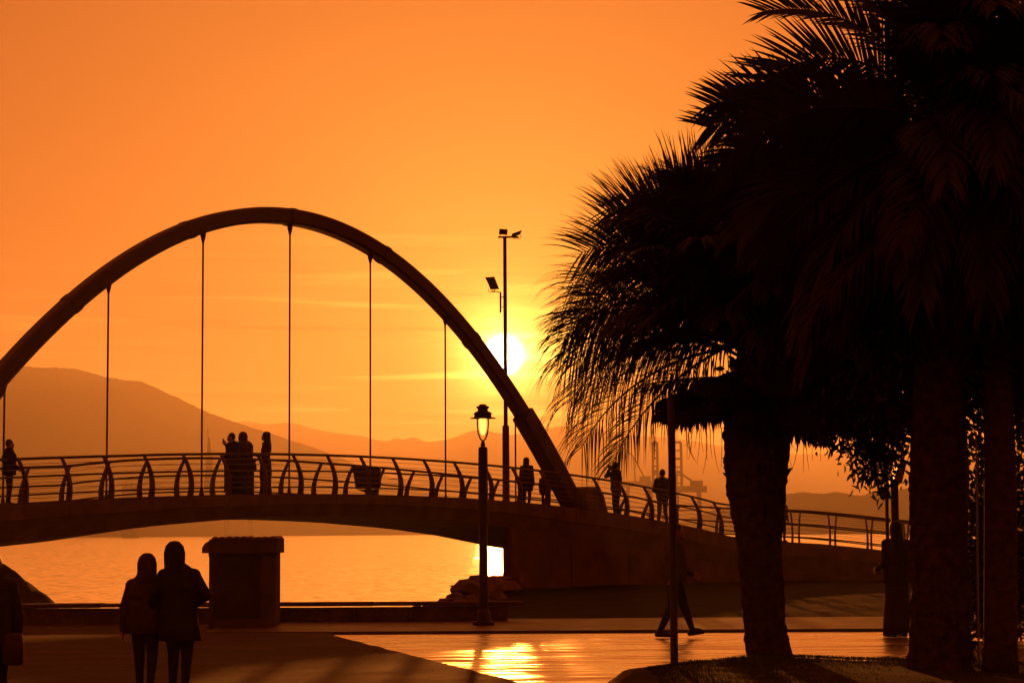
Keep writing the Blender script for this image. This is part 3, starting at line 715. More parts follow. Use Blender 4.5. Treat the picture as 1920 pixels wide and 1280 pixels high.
# hand placed fronds on the seaward (left) side: azimuth, start elevation, length, droop
for th, L, D_, lf, cu, reps, nl, wd in [(84, 2.25, 58, .85, .06, 3, 56, .0125), (70, 2.36, 62, .88, .08, 4, 54, .0125), (58, 2.45, 66, .92, .10, 4, 52, .0125), (47, 2.52, 70, .95, .12, 4, 50, .0125), (36, 2.58, 74, .98, .18, 3, 50, .012), (25, 2.58, 78, 1.0, .3, 3, 48, .0115), (13, 2.58, 80, 1.02, .5, 3, 48, .0105), (1, 2.6, 80, 1.05, .8, 3, 56, .009), (-11, 2.55, 76, 1.1, 1.1, 2, 54, .008), (-22, 2.5, 70, 1.15, 1.25, 2, 52, .008), (-33, 2.5, 58, 1.0, 1.1, 1, 50, .008), (-42, 2.7, 44, .72, .7, 1, 56, .009)]:
    for r_ in range(reps):
        az = 180 + rnd(-20, 20) * (.6 if r_ == 0 else 1); th2 = th + rnd(-5, 5)
        frond(p1, c1 + np.array([rnd(-.12, .1), rnd(-.15, .15), rnd(-.1, .2)]), R(az), R(th2 + D_ * .44), L * rnd(.94, 1.1), R(D_), nl, lf, wd, cu, az_bend=R(rnd(-12, 12)), seg=5, twist=R(rnd(45, 85)) * (1 if rg.random() < .5 else -1), vee=.2, a0=66, a1=42 if th > 10 else 32)
for k in range(26):
    frond(p1, c1 + np.array([rnd(-.2, .1), rnd(-.2, .2), rnd(-.3, .4)]), R(180 + rnd(-35, 35)), R(rnd(28, 95)), rnd(1.3, 2.0), R(rnd(50, 90)), 54, rnd(.55, .7), .022, rnd(.4, .9), az_bend=R(rnd(-15, 15)))
for k in range(70):
    az = rnd(0, 360)
    if 140 < az < 215 and rg.random() < .75: az += 160
    e0 = rnd(12, 85)
    frond(p1, c1 + np.array([rnd(-.15, .15), rnd(-.15, .15), rnd(-.15, .3)]), R(az), R(e0), rnd(2.1, 2.9), R(rnd(45, 72)), 60, rnd(.6, .78), .024, rnd(.3, .9), az_bend=R(rnd(-15, 15)))
# dry skirt under the crown: short stiff dead fronds, thickest towards the post
for k in range(54):
    p0 = at(1392, rnd(690, 785), Y1 + rnd(-.25, .25)); tp_ = at(rnd(1236, 1300), rnd(748, 786), Y1 + rnd(-.5, .5)); dv = tp_ - p0; L = np.linalg.norm(dv)
    frond(p1, p0, math.atan2(dv[1], dv[0]), math.asin(dv[2] / L) + R(10), L, R(20), 40, rnd(.16, .26), .024, 1.5, name='dead_frond', m=deadm, vee=rnd(-.2, .35), start=.02, seg=3, pw=1.0, twist=rnd(-.8, .8))
for k in range(64):
    az = rnd(-75, 75) + (180 if k % 8 == 0 else 0); py = rnd(690, 772)
    q = at(1440, py, Y1)
    frond(p1, np.array([q[0], Y1 + rnd(-.25, .25), q[2]]), R(az), R(rnd(-6, 14)), rnd(1.2, 2.1), R(rnd(5, 18)), 44, rnd(.26, .40), .028, 1.6, name='dead_frond', m=deadm, vee=-.1, start=.02, seg=3)
# dry threads hanging from the skirt
for k in range(26):
    q = at(rnd(1275, 1362) if k < 14 else rnd(1470, 1560), rnd(790, 806), Y1 + rnd(-.5, .5)); pts = [q]; dx = rnd(-.05, .05)
    ln = rnd(.25, .62)
    for s_ in range(5): pts.append(pts[-1] + np.array([dx * (s_ - 1) * .4, 0, -ln / 5]))
    MB().tube(pts, [.005, .005, .004, .004, .003, .002], 4).build('hanging_fibre', deadm, p1)
# --- palm two: thick trunk nearer the camera, crown out of the top of the picture
Y2 = 24.6; c2 = at(1772, 262, Y2); b2 = at(1765, 1330, Y2); b2[2] = .15
p2 = thing('palm_tree', b2, 'thick-trunked tall palm at the right whose arching crown leaves the picture top', 'palm tree')
prof2 = [(1335, 1712, 1846), (1280, 1708, 1832), (1250, 1702, 1822), (1230, 1704, 1820), (1200, 1706, 1820), (1100, 1710, 1818), (1000, 1708, 1812), (900, 1706, 1806), (800, 1712, 1806), (600, 1720, 1810), (450, 1726, 1812), (300, 1738, 1806)]
trunk(p2, prof2, Y2)
stubs(p2, prof2, Y2, [330, 372, 414, 456, 500, 544, 590, 640, 690], 9, 1)
stubs(p2, prof2, Y2, [1198, 1232, 1255], 8, 1)
for az, e0, L, dr, lf, cu in [(180, 60, 2.75, 118, .66, .10), (184, 26, 2.75, 42, .66, .10), (176, 20, 2.7, 36, .66, .12), (181, 80, 2.9, 96, .62, .1), (177, 74, 2.8, 84, .62, .1), (184, 88, 3.0, 92, .6, .1), (190, 8, 2.8, 44, .66, .3), (170, 2, 2.7, 42, .7, .5), (182, -8, 2.6, 42, .7, .7), (186, -16, 2.6, 40, .7, .9), (176, -24, 2.5, 38, .7, .9), (200, 14, 2.6, 50, .66, .3), (160, 12, 2.6, 50, .66, .3)]:
    frond(p2, c2 + np.array([rnd(-.12, .1), rnd(-.15, .15), rnd(-.1, .25)]), R(az), R(e0), L, R(dr), 64, lf, .019, cu, az_bend=R(rnd(-8, 8)), twist=R(rnd(40, 80)) * (1 if rg.random() < .5 else -1), vee=.2, a0=70, a1=36)
for k in range(72):
    e0 = rnd(-30, 85); az = rnd(0, 360)
    if 115 < az < 245 and e0 > -5: az += 150
    frond(p2, c2 + np.array([rnd(-.15, .15), rnd(-.15, .15), rnd(-.2, .3)]), R(az), R(e0), rnd(2.6, 3.2), R(rnd(50, 90)), 58, rnd(.6, .75), .026, rnd(.3, .9), az_bend=R(rnd(-15, 15)))
# dense old fronds folded down along the trunk
for k in range(34):
    frond(p2, c2 + np.array([rnd(-.15, .15), rnd(-.15, .15), rnd(-.9, -.2)]), R(rnd(0, 360)), R(rnd(-45, 0)), rnd(2.2, 3.0), R(rnd(25, 55)), 50, rnd(.5, .7), .02, rnd(.7, 1.2), name='dead_frond', m=deadm, az_bend=R(rnd(-15, 15)))

# ------------------------------------------------------------------ broadleaf tree at the right edge
Y3 = 30.5; b3 = at(1876, 1262, Y3 - 6); Y3t = 24.2; b3 = at(1876, 1330, Y3t); b3[2] = .15
bt = thing('leafy_tree', b3, 'broad-leaved tree with a straight slim trunk at the right edge of the picture', 'tree')
b = MB(); b.tube([b3, at(1876, 1200, Y3t), at(1876, 1000, Y3t + .02), at(1874, 820, Y3t + .1), at(1868, 640, Y3t + .3), at(1850, 480, Y3t + .6)], [.205, .185, .18, .17, .15, .10], 14).build('trunk', treebark, bt, smooth=True)
tips = []
for k in range(26):
    p0 = at(1872, rnd(540, 820), Y3t + .15)
    tgt = at(rnd(1600, 2120), rnd(330, 800), Y3t + rnd(.6, 4.2)); mid = (p0 + tgt) / 2 + np.array([0, 0, .35])
    pts = [p0 * (1 - t) ** 2 + mid * 2 * t * (1 - t) + tgt * t * t for t in np.linspace(0, 1, 7)]
    MB().tube(pts, list(np.linspace(.055, .012, 7)), 6).build('branch', treebark, bt, smooth=True); tips += [pts[3], pts[4], pts[5], pts[6]]
# the twigs that hang below the crown, left of the thick palm trunk
for px, py in ((1545, 800), (1560, 812), (1598, 840), (1612, 868), (1632, 885), (1652, 905), (1668, 880), (1645, 850), (1690, 850), (1625, 840), (1580, 806), (1660, 830), (1612, 826), (1640, 870)):
    p0 = at(px + 40, py - 130, Y3t + 2.4); tgt = at(px, py + 12, Y3t + 2.6); mid = (p0 + tgt) / 2 + np.array([-.12, 0, .10])
    pts = [p0 * (1 - t) ** 2 + mid * 2 * t * (1 - t) + tgt * t * t for t in np.linspace(0, 1, 6)]
    MB().tube(pts, list(np.linspace(.012, .003, 6)), 5).build('twig', treebark, bt); tips += [('d', q) for q in pts[2:]]
lv, lf_ = [], []
def leaf(c, d, L, w_):
    o = len(lv); d = d / np.linalg.norm(d); s_ = np.cross(d, np.array([rg.gauss(0, 1), rg.gauss(0, 1), rg.gauss(0, 1)])); s_ /= np.linalg.norm(s_) + 1e-9
    nrm = np.cross(d, s_) * .12 * L
    lv.extend([c, c + d * L * .3 + s_ * w_ + nrm, c + d * L * .7 + s_ * w_ * .8 + nrm, c + d * L, c + d * L * .7 - s_ * w_ * .8 + nrm, c + d * L * .3 - s_ * w_ + nrm, c + d * L * .5])
    lf_.extend([(o, o + 1, o + 6), (o + 1, o + 2, o + 6), (o + 2, o + 3, o + 6), (o + 3, o + 4, o + 6), (o + 4, o + 5, o + 6), (o + 5, o, o + 6)])
for tp in tips:
    hang = isinstance(tp, tuple); c = tp[1] if hang else tp
    for k in range(34 if hang else 150):
        sp = .09 if hang else .42
        q = c + np.array([rg.gauss(0, sp), rg.gauss(0, sp), rg.gauss(0, sp * .75)])
        leaf(q, np.array([rg.gauss(0, .6), rg.gauss(0, .6), rg.gauss(-.7, .5)]), rnd(.08, .15), rnd(.012, .02) if hang else rnd(.022, .036))
g_ = MB(); g_.v = [tuple(map(float, q)) for q in lv]; g_.f = lf_
o_ = g_.build('foliage', broadm, bt); o_['kind'] = 'stuff'
# ------------------------------------------------------------------ dense evergreen behind the palms
Y5 = 33.; b5 = at(1790, 1180, Y5); b5[2] = .04
et = thing('evergreen_tree', b5, 'dense dark evergreen filling the gaps between and behind the two palm crowns', 'tree')
zt5 = at(1790, 640, Y5)
MB().tube([b5, b5 + np.array([0, 0, 1.2]), (b5 + zt5) / 2 + np.array([.06, 0, .3]), zt5], [.24, .2, .17, .1], 12).build('trunk', treebark, et, smooth=True)
lv, lf_ = [], []
for k in range(64):
    tx = 1900 - 540 * rg.random() ** 1.2; ty = rnd(np.interp(tx, [1340, 1450, 1600, 1700, 1900], [470, 330, 235, 130, 20]), np.interp(tx, [1340, 1500, 1700, 1900], [640, 735, 775, 790])); tgt = at(tx, ty, Y5 + rnd(-1.6, 2.0))
    if k % 4 == 0: tgt = at(rnd(1700, 2050), rnd(-120, 700), Y5 + rnd(-1.6, 2))
    p0 = zt5 + np.array([0, 0, rnd(-1.2, .2)]); mid = (p0 + tgt) / 2 + np.array([0, 0, .3])
    pts = [p0 * (1 - u_) ** 2 + mid * 2 * u_ * (1 - u_) + tgt * u_ * u_ for u_ in np.linspace(0, 1, 6)]
    MB().tube(pts, list(np.linspace(.05, .012, 6)), 6).build('branch', treebark, et, smooth=True)
    for q in pts[2:]:
        for j in range(90):
            c = q + np.array([rg.gauss(0, .36), rg.gauss(0, .36), rg.gauss(0, .30)])
            leaf(c, np.array([rg.gauss(0, .7), rg.gauss(0, .7), rg.gauss(-.3, .6)]), rnd(.10, .19), rnd(.028, .048))
g_ = MB(); g_.v = [tuple(map(float, q)) for q in lv]; g_.f = lf_
o_ = g_.build('foliage', broadm, et); o_['kind'] = 'stuff'

# tall dark shrub behind the two right-hand trunks
Y6 = 34.5; b6 = at(1850, 1170, Y6); b6[2] = .04
sh_ = thing('tall_shrub', b6, 'tall dark shrub closing the gap between the thick palm trunk and the slim trunk', 'shrub')
lv, lf_ = [], []
for k in range(16):
    tgt = at(rnd(1815, 1990), rnd(760, 1090), Y6 + rnd(-.5, .5)); p0 = b6 + np.array([rnd(-.2, .2), rnd(-.2, .2), 0])
    pts = [p0 * (1 - u_) ** 2 + (np.array([p0[0] * .4 + tgt[0] * .6, Y6, tgt[2] * .55])) * 2 * u_ * (1 - u_) + tgt * u_ * u_ for u_ in np.linspace(0, 1, 6)]
    MB().tube(pts, list(np.linspace(.03, .008, 6)), 6).build('stem', treebark, sh_, smooth=True)
    for q in pts[1:]:
        for j in range(75): leaf(q + np.array([rg.gauss(0, .17), rg.gauss(0, .2), rg.gauss(0, .2)]), np.array([rg.gauss(0, .7), rg.gauss(0, .7), rg.gauss(0, .7)]), rnd(.08, .16), rnd(.022, .04))
g_ = MB(); g_.v = [tuple(map(float, q)) for q in lv]; g_.f = lf_
o_ = g_.build('foliage', broadm, sh_); o_['kind'] = 'stuff'
# ------------------------------------------------------------------ posts
q = at(1265, 1290, 26.0); pz = at(1265, 742, 26.0)[2]
ps = thing('thin_post', (q[0], 26., .12), 'thin black post standing at the edge of the grassy mound', 'post')
MB().lathe((q[0], 26., .1), [(0, .05), (.03, .049), (.05, .046), (pz - .1, .044), (pz - .07, .02)], 12).build('pole', ironm, ps)
MB().lathe((q[0], 26., .1), [(0, .10), (.035, .10), (.04, .05)], 10).build('base_plate', ironm, ps)
q = at(1682, 1180, 37.5); z1 = at(1682, 903, 37.5)[2]; z2 = at(1682, 862, 37.5)[2]
ps = thing('sign_post', (q[0], 37.5, .05), 'square metal post with a slanted plate on top, behind the standing woman', 'sign')
MB().box((q[0], 37.5, (z1 + .05) / 2), (.125, .09, z1 - .05)).build('pole', ironm, ps)
a_, c_ = at(1673.5, 906, 37.4), at(1690, 858, 37.4)
MB().prism([a_, c_, c_ + np.array([.10, 0, -.05]), a_ + np.array([.16, 0, 0])], (0, .35, 0)).build('slanted_plate', wirem, ps)
q = at(1664, 1180, 37.9)
MB().tube([(q[0], 37.7, .05), (q[0] + .0, 37.7, at(1664, 850, 37.7)[2])], .03, 8).build('side_rod', ironm, ps)
q = at(1836, 1290, 24.9)
ps = thing('slim_rod', (q[0], 24.9, .15), 'very thin upright metal rod between the thick palm trunk and the slim tree trunk', 'rod')
MB().tube([(q[0], 24.9, .12), (at(1830, 810, 24.9)[0], 24.9, at(1830, 810, 24.9)[2])], [.013, .011], 8).build('shaft', wirem, ps)
MB().lathe((q[0], 24.9, .13), [(0, .05), (.02, .05), (.025, .018), (.08, .016)], 8).build('foot', ironm, ps)

# ------------------------------------------------------------------ people
def cap_seg(bmv, a_, b_, ra, rb, n=12):
    a_, b_ = np.array(a_, float), np.array(b_, float); d = b_ - a_; L = np.linalg.norm(d); d = d / L if L > 1e-6 else np.array([0, 0, 1.])
    pts, rs = [], []
    for k in range(1, 5): t = math.pi / 2 * k / 4; pts.append(a_ - d * ra * math.cos(t)); rs.append(max(.001, ra * math.sin(t)))
    for k in range(4, 0, -1): t = math.pi / 2 * k / 4; pts.append(b_ + d * rb * math.cos(t)); rs.append(max(.001, rb * math.sin(t)))
    if L < 1e-6: pts = [p + d * 1e-4 * i for i, p in enumerate(pts)]
    bmv.tube(pts, rs, n)
def ell(bmv, c, r, n=14):
    c = np.array(c); bmv.loft([[tuple(c + np.array([r[0] * math.sin(t) * math.cos(2 * math.pi * k / n), r[1] * math.sin(t) * math.sin(2 * math.pi * k / n), r[2] * math.cos(t)])) for k in range(n)] for t in np.linspace(.05, math.pi - .05, 9)])
def person(label, base, h, rot, pose=None, top='dark', leg='navy', voxel=.012, coat=None, hair=None, bag=None, hood=None, slim=1., puffy=1., skirt=None, extra=None, hoodw=1.):
    pose = pose or {}
    J = dict(head=(0, .01, 1.585), neck=(0, -.01, 1.44), chest=(0, 0, 1.25), waist=(0, 0, 1.05), pelvis=(0, 0, .93),
             ls=(-.175, 0, 1.385), rs=(.175, 0, 1.385), le=(-.225, -.02, 1.10), re=(.225, -.02, 1.10), lw=(-.235, .05, .87), rw=(.235, .05, .87),
             lh=(-.085, 0, .90), rh=(.085, 0, .90), lk=(-.095, .02, .49), rk=(.095, .02, .49), la=(-.10, -.02, .085), ra=(.10, -.02, .085), lt=(-.12, .15, .03), rt=(.12, .15, .03))
    J.update(pose); J = {k: np.array(v, float) for k, v in J.items()}
    b = MB(); S = []
    def seg(a_, c_, r1, r2, m_): cap_seg(b, a_, c_, r1, r2); S.append((np.array(a_), np.array(c_), r1, r2, m_))
    hd = J['head']
    ell(b, hd, (.078, .098, .115)); S.append((hd - [0, 0, .03], hd + [0, 0, .03], .09, .09, 0))
    f_ = pose.get('face', (0, 1, 0)); f_ = np.array(f_, float) / np.linalg.norm(f_); sd = np.array([f_[1], -f_[0], 0])
    seg(hd + f_ * .05 - [0, 0, .06], hd + f_ * .075 - [0, 0, .075], .045, .035, 0)          # jaw
    seg(hd + f_ * .088 + [0, 0, .0], hd + f_ * .108 - [0, 0, .03], .010, .014, 0)           # nose
    for sg in (-1, 1): seg(hd + sd * sg * .078 + [0, 0, .02], hd + sd * sg * .083 - [0, 0, .025], .014, .011, 0)   # ears
    seg(J['neck'] - [0, 0, .02], hd - [0, 0, .07], .055 * slim, .05, 0)
    pf = puffy
    for a_, c_, r1, r2 in (('neck', 'chest', .075, .125), ('chest', 'waist', .135, .118), ('waist', 'pelvis', .118, .13)):
        for sx in (-.055, .055): seg(J[a_] + [sx * slim * (1 if a_ != 'neck' else .5), 0, -.02], J[c_] + [sx * slim, 0, 0], r1 * slim * pf, r2 * slim * pf, 1)
    for s_ in 'lr':
        seg(J['neck'] - [0, 0, .045], J[s_ + 's'], .06 * pf, .07 * slim * pf, 1)
        seg(J[s_ + 's'], J[s_ + 'e'], .064 * slim * pf, .05 * slim * pf, 1); seg(J[s_ + 'e'], J[s_ + 'w'], .05 * slim * pf, .037 * slim * pf, 1)
        # hand: palm, four unequal fingers, thumb from the side of the palm
        w_ = J[s_ + 'w']; d = w_ - J[s_ + 'e']; d /= np.linalg.norm(d); sgn = -1 if s_ == 'l' else 1
        ax = np.cross(d, [sgn * 1., 0, 0]); ax = ax / (np.linalg.norm(ax) + 1e-9) if np.linalg.norm(ax) > .2 else np.array([0, 1., 0])
        cr = np.cross(ax, d); pm = w_ + d * .085
        seg(w_, w_ + d * .03, .026, .028, 0)
        for o_, in ((-.022,), (0,), (.022,)): seg(w_ + d * .03 + ax * o_, pm + ax * o_, .017, .015, 0)
        for o_, fl in ((-.03, .055), (-.01, .072), (.011, .078), (.031, .068)):
            k1 = pm + ax * o_ + d * fl * .5 - cr * .006; k2 = k1 + d * fl * .5 * .8 - cr * fl * .35
            seg(pm + ax * o_, k1, .0098, .0095, 0); seg(k1, k2, .0095, .008, 0)
        t1 = w_ + d * .035 + ax * .03; t2 = t1 + d * .035 + ax * .028 - cr * .01; seg(t1, t2, .0125, .011, 0); seg(t2, t2 + d * .03 + ax * .006 - cr * .006, .011, .0095, 0)
        seg(J[s_ + 'h'], J[s_ + 'k'], .088 * slim, .060 * slim, 2); seg(J[s_ + 'k'], J[s_ + 'a'], .06 * slim, .043, 2)
        t_ = J[s_ + 't']; an = J[s_ + 'a']; dz = np.array([0, 0, .055])
        fd = (t_ - an) * np.array([1, 1, 0]); fd = fd / (np.linalg.norm(fd) + 1e-9)
        seg(an - fd * .04 - [0, 0, .045], an + [0, 0, .01], .04, .045, 3); seg(an - fd * .04 - [0, 0, .045], t_ + [0, 0, .01], .038, .036, 3); seg(an, t_ - fd * .05 + [0, 0, .03], .042, .034, 3)
    sc = h / 1.70
    me = bpy.data.meshes.new('tmp'); me.from_pydata(b.v, [], b.f); ob = bpy.data.objects.new('tmp', me); COL.objects.link(ob)
    md = ob.modifiers.new('r', 'REMESH'); md.mode = 'VOXEL'; md.voxel_size = voxel / sc
    sm = ob.modifiers.new('s', 'SMOOTH'); sm.factor = .5; sm.iterations = 2
    dg = bpy.context.evaluated_depsgraph_get(); ev = ob.evaluated_get(dg); m2 = bpy.data.meshes.new_from_object(ev)
    bpy.data.objects.remove(ob); bpy.data.meshes.remove(me)
    root = thing('person', base, label, 'person')
    nv = len(m2.vertices); co_ = np.empty(nv * 3); m2.vertices.foreach_get('co', co_); co_ = co_.reshape(-1, 3)
    pc = np.empty(len(m2.polygons) * 3); m2.polygons.foreach_get('center', pc); pc = pc.reshape(-1, 3)
    best = np.full(len(pc), 9.); mi = np.zeros(len(pc), int)
    for a_, c_, r1, r2, m_ in S:
        d = c_ - a_; L2 = max(1e-9, d @ d); t = np.clip(((pc - a_) @ d) / L2, 0, 1); ds = np.linalg.norm(pc - (a_ + t[:, None] * d), axis=1) - (r1 + (r2 - r1) * t)
        u_ = ds < best; best[u_] = ds[u_]; mi[u_] = m_
    CT = {'dark': (.035, .03, .03), 'navy': (.03, .035, .05), 'brown': (.08, .05, .035), 'grey': (.10, .095, .09), 'olive': (.05, .05, .03), 'maroon': (.08, .03, .03), 'beige': (.2, .16, .12)}
    tm, lm = cloth(top, CT[top]), cloth(leg, CT[leg])
    for m_ in (skinm, tm, lm, shoem): m2.materials.append(m_)
    m2.polygons.foreach_set('material_index', mi); m2.polygons.foreach_set('use_smooth', [True] * len(mi))
    X = Matrix.Rotation(rot, 4, 'Z') @ Matrix.Scale(sc, 4); m2.transform(X); m2.name = 'body'
    o = bpy.data.objects.new('body', m2); COL.objects.link(o); o.parent = root; ORG[o.name] = ORG[root.name]
    def child(nm, mb, m_, smooth=True):
        me_ = bpy.data.meshes.new(nm); me_.from_pydata([tuple(map(float, q)) for q in mb.v], [], mb.f); me_.transform(X); me_.materials.append(m_)
        bmm = bmesh.new(); bmm.from_mesh(me_); bmesh.ops.recalc_face_normals(bmm, faces=bmm.faces); bmm.to_mesh(me_); bmm.free()
        me_.polygons.foreach_set('use_smooth', [smooth] * len(me_.polygons))
        oo = bpy.data.objects.new(nm, me_); COL.objects.link(oo); oo.parent = root; ORG[oo.name] = ORG[root.name]; return oo
    def rings(spec, n=28, wob=.012):
        rr = []
        for z, cx_, cy_, rx, ry in spec:
            rr.append([(cx_ + (rx + wob * math.sin(5 * a_ + z * 6) + wob * .6 * math.sin(9 * a_ - z * 11)) * math.cos(a_), cy_ + (ry + wob * math.sin(4 * a_ + z * 8 + 1)) * math.sin(a_), z) for a_ in np.linspace(0, 2 * math.pi, n, endpoint=False)])
        return MB().loft(rr)
    if coat: child('coat', rings(coat), tm)
    if skirt: child('skirt', rings(skirt), lm)
    if hair == 'short':
        m_ = MB(); ell(m_, hd - f_ * .018 + [0, 0, .022], (.088, .098, .112)); child('hair', m_, hairm)
    elif hair == 'long':
        bk_ = hd - f_ * .03
        m_ = rings([(hd[2] + .135, bk_[0], bk_[1], .02, .02), (hd[2] + .125, bk_[0], bk_[1], .065, .07), (hd[2] + .08, bk_[0], bk_[1], .098, .10), (hd[2], bk_[0], bk_[1], .105, .10), (hd[2] - .10, bk_[0] - f_[0] * .02, bk_[1] - f_[1] * .02, .10, .085), (hd[2] - .2, bk_[0] - f_[0] * .05, bk_[1] - f_[1] * .05, .115, .075), (hd[2] - .34, bk_[0] - f_[0] * .07, bk_[1] - f_[1] * .07, .10, .06), (hd[2] - .44, bk_[0] - f_[0] * .07, bk_[1] - f_[1] * .07, .06, .035)], 24, .006); child('hair', m_, hairm)
    elif hair == 'cap':
        m_ = MB(); ell(m_, hd + [0, 0, .035], (.092, .105, .10)); m_.box(hd + f_ * .13 + [0, 0, .035], (.14, .1, .015), math.atan2(f_[1], f_[0]) - math.pi / 2); child('cap', m_, hairm)
    if hood:
        bk_ = hd - f_ * .025
        child('hood', rings([(hd[2] + .155, bk_[0], bk_[1], .015, .015), (hd[2] + .145, bk_[0], bk_[1], .055, .06), (hd[2] + .10, bk_[0], bk_[1], .10, .105), (hd[2] + .02, bk_[0], bk_[1], .118, .12), (hd[2] - .06, bk_[0], bk_[1], .115, .118), (hd[2] - .13, bk_[0] - f_[0] * .02, bk_[1] - f_[1] * .02, .11 * hoodw, .115), (hd[2] - .19, bk_[0], bk_[1], .125 * hoodw, .12), (hd[2] - .24, bk_[0], bk_[1], .16 * hoodw, .11)], 26, .005), tm)
    if bag:
        c_, e_ = bag; m_ = MB(); rr = []
        for z, k in ((-1, .8), (-.85, 1), (.3, 1), (.85, .85), (1, .55)):
            rr.append([(c_[0] + e_[0] * k * sx, c_[1] + e_[1] * k * sy, c_[2] + e_[2] * z) for sx, sy in ((-1, -.7), (-.7, -1), (.7, -1), (1, -.7), (1, .7), (.7, 1), (-.7, 1), (-1, .7))])
        m_.loft(rr); bo_ = child('bag', m_, cloth('brown', CT['brown']))
        sh = J['ls'] if c_[0] > 0 else J['rs']
        m_ = MB(); m_.tube([np.array(c_) + [0, 0, e_[2]], J['chest'] + [.02, -.16, .0], sh + [0, -.05, .075], J['chest'] + [0, .16, .0], np.array(c_) + [0, .03, e_[2]]], .013, 5); child('strap', m_, cloth('brown', CT['brown']))
    if extra:
        for nm, c_, e_, m_ in extra:
            q_ = MB(); q_.box(c_, e_); child(nm, q_, m_, False)
    return root
def hgt(px, pt, pb, Y): return at(px, pt, Y)[2] - at(px, pb, Y)[2]
phone = mat('phone_glass', (.02, .02, .025), .2, .5, .05, 5)
# -- on the bridge
def on_bridge(px, off, top_py):
    q_, s_ = deck_px(px, off); q_ = q_ + np.array([0, 0, .004]); zt_ = at(px, top_py, q_[1])[2]; return q_, zt_ - q_[2]
LONG = lambda hem, w_=.2: [(1.47, 0, -.01, .07, .08), (1.42, 0, 0, .17, .12), (1.34, 0, 0, .225, .145), (1.15, 0, 0, .215, .15), (.98, 0, 0, .20, .16), (.8, 0, 0, .21, .17), (.6, 0, 0, w_, .17), (hem, 0, 0, w_ * 1.02, .175), (hem + .01, 0, 0, w_ * .85, .14)]
q_, h_ = on_bridge(16, -1.0, 824)
person('person in a jacket at the left end of the bridge railing, cut by picture edge', q_, h_, R(-70), dict(lw=(-.16, .2, .98), rw=(.16, .2, .98), le=(-.24, -.02, 1.12), re=(.24, -.02, 1.12)), 'dark', 'navy', hair='short', puffy=1.3, slim=1.1, coat=LONG(.8, .24)[:6])
q_, h_ = on_bridge(437, -.2, 811)
person('person on the bridge raising a hand, pressed against the cloaked companion', q_, h_, R(80), dict(face=(-.3, 1, 0), head=(0, .06, 1.575), rw=(.16, .25, 1.38), re=(.24, .14, 1.14), lw=(-.14, .22, 1.05)), 'dark', 'dark', hair='short', coat=[(z, x, y, rx * 1.2, ry * 1.35) for z, x, y, rx, ry in LONG(.12)], puffy=1.15, extra=[('phone', (.165, .33, 1.48), (.075, .02, .15), phone)])
q_, h_ = on_bridge(458, .05, 810)
person('cloaked person in a long hooded coat in the pair at the middle of the bridge', q_, h_, R(70), dict(face=(.1, 1, -.1), head=(0, .07, 1.565), lw=(-.1, -.12, .84), le=(-.2, -.16, 1.08)), 'brown', 'dark', hood=True, coat=[(z, x, y, rx * 1.25, ry * 1.4) for z, x, y, rx, ry in LONG(.08, .22)], puffy=1.2, bag=((-.1, -.3, .78), (.10, .07, .12)))
q_, h_ = on_bridge(498, -.1, 810)
person('long-haired woman in a long dress holding a phone, right of the cloaked pair', q_, h_, R(82), dict(face=(0, 1, 0), rw=(.10, .34, 1.13), re=(.2, .04, 1.08), lw=(-.1, .30, 1.10), le=(-.2, .0, 1.08)), 'maroon', 'maroon', hair='long', slim=.9, skirt=[(1.02, 0, 0, .125, .11), (.9, 0, 0, .16, .14), (.6, 0, 0, .17, .15), (.3, 0, 0, .17, .15), (.06, 0, 0, .19, .165)], extra=[('phone', (.02, .44, 1.18), (.08, .02, .15), phone)])
q_, h_ = on_bridge(988, -.55, 858)
person('long-haired woman in a short coat walking past the arch foot', q_, h_, R(-25), dict(lk=(-.11, .06, .49), la=(-.13, .08, .09), lt=(-.14, .24, .03), ra=(.12, -.12, .09), rt=(.13, .03, .03)), 'olive', 'navy', hair='long', coat=LONG(.62, .21)[:-2] + [(.60, 0, 0, .2, .16)])
q_, h_ = on_bridge(1021, -.75, 886)
person('child in a puffy coat beside the foot of the arch', q_, h_, R(-30), dict(head=(0, .02, 1.55)), 'brown', 'navy', hood=True, puffy=1.35, coat=[(1.44, 0, 0, .12, .1), (1.34, 0, 0, .25, .19), (1.1, 0, 0, .27, .21), (.85, 0, 0, .26, .21), (.7, 0, 0, .2, .17)])
q_, h_ = on_bridge(1156, -.45, 866)
person('person on the bridge ramp holding a camera to the face, bag on the hip', q_, h_, R(58), dict(face=(.1, 1, 0), lw=(-.05, .17, 1.52), rw=(.07, .17, 1.51), le=(-.24, .2, 1.28), re=(.25, .2, 1.27), head=(0, .03, 1.58)), 'dark', 'navy', hair='short', puffy=1.15, bag=((-.22, -.16, .92), (.12, .09, .17)), extra=[('camera', (0, .2, 1.57), (.13, .07, .09), phone)])
q_, h_ = on_bridge(1243, -.35, 880)
person('short-haired man with his hands together on the ramp, left of the thin post', q_, h_, R(20), dict(lw=(-.07, .24, 1.02), rw=(.07, .24, 1.02), le=(-.27, .02, 1.12), re=(.27, .02, 1.12), la=(-.15, 0, .085), ra=(.15, 0, .085), lt=(-.19, .16, .03), rt=(.19, .16, .03)), 'dark', 'grey', hair='short', puffy=1.12)
q_, h_ = on_bridge(1467, -.6, 934)
person('person on the low ramp mostly hidden behind the palm trunk', q_, h_, R(-40), dict(la=(-.14, .1, .085), lt=(-.16, .26, .03), lk=(-.12, .12, .49)), 'grey', 'navy', hair='short', puffy=1.1)
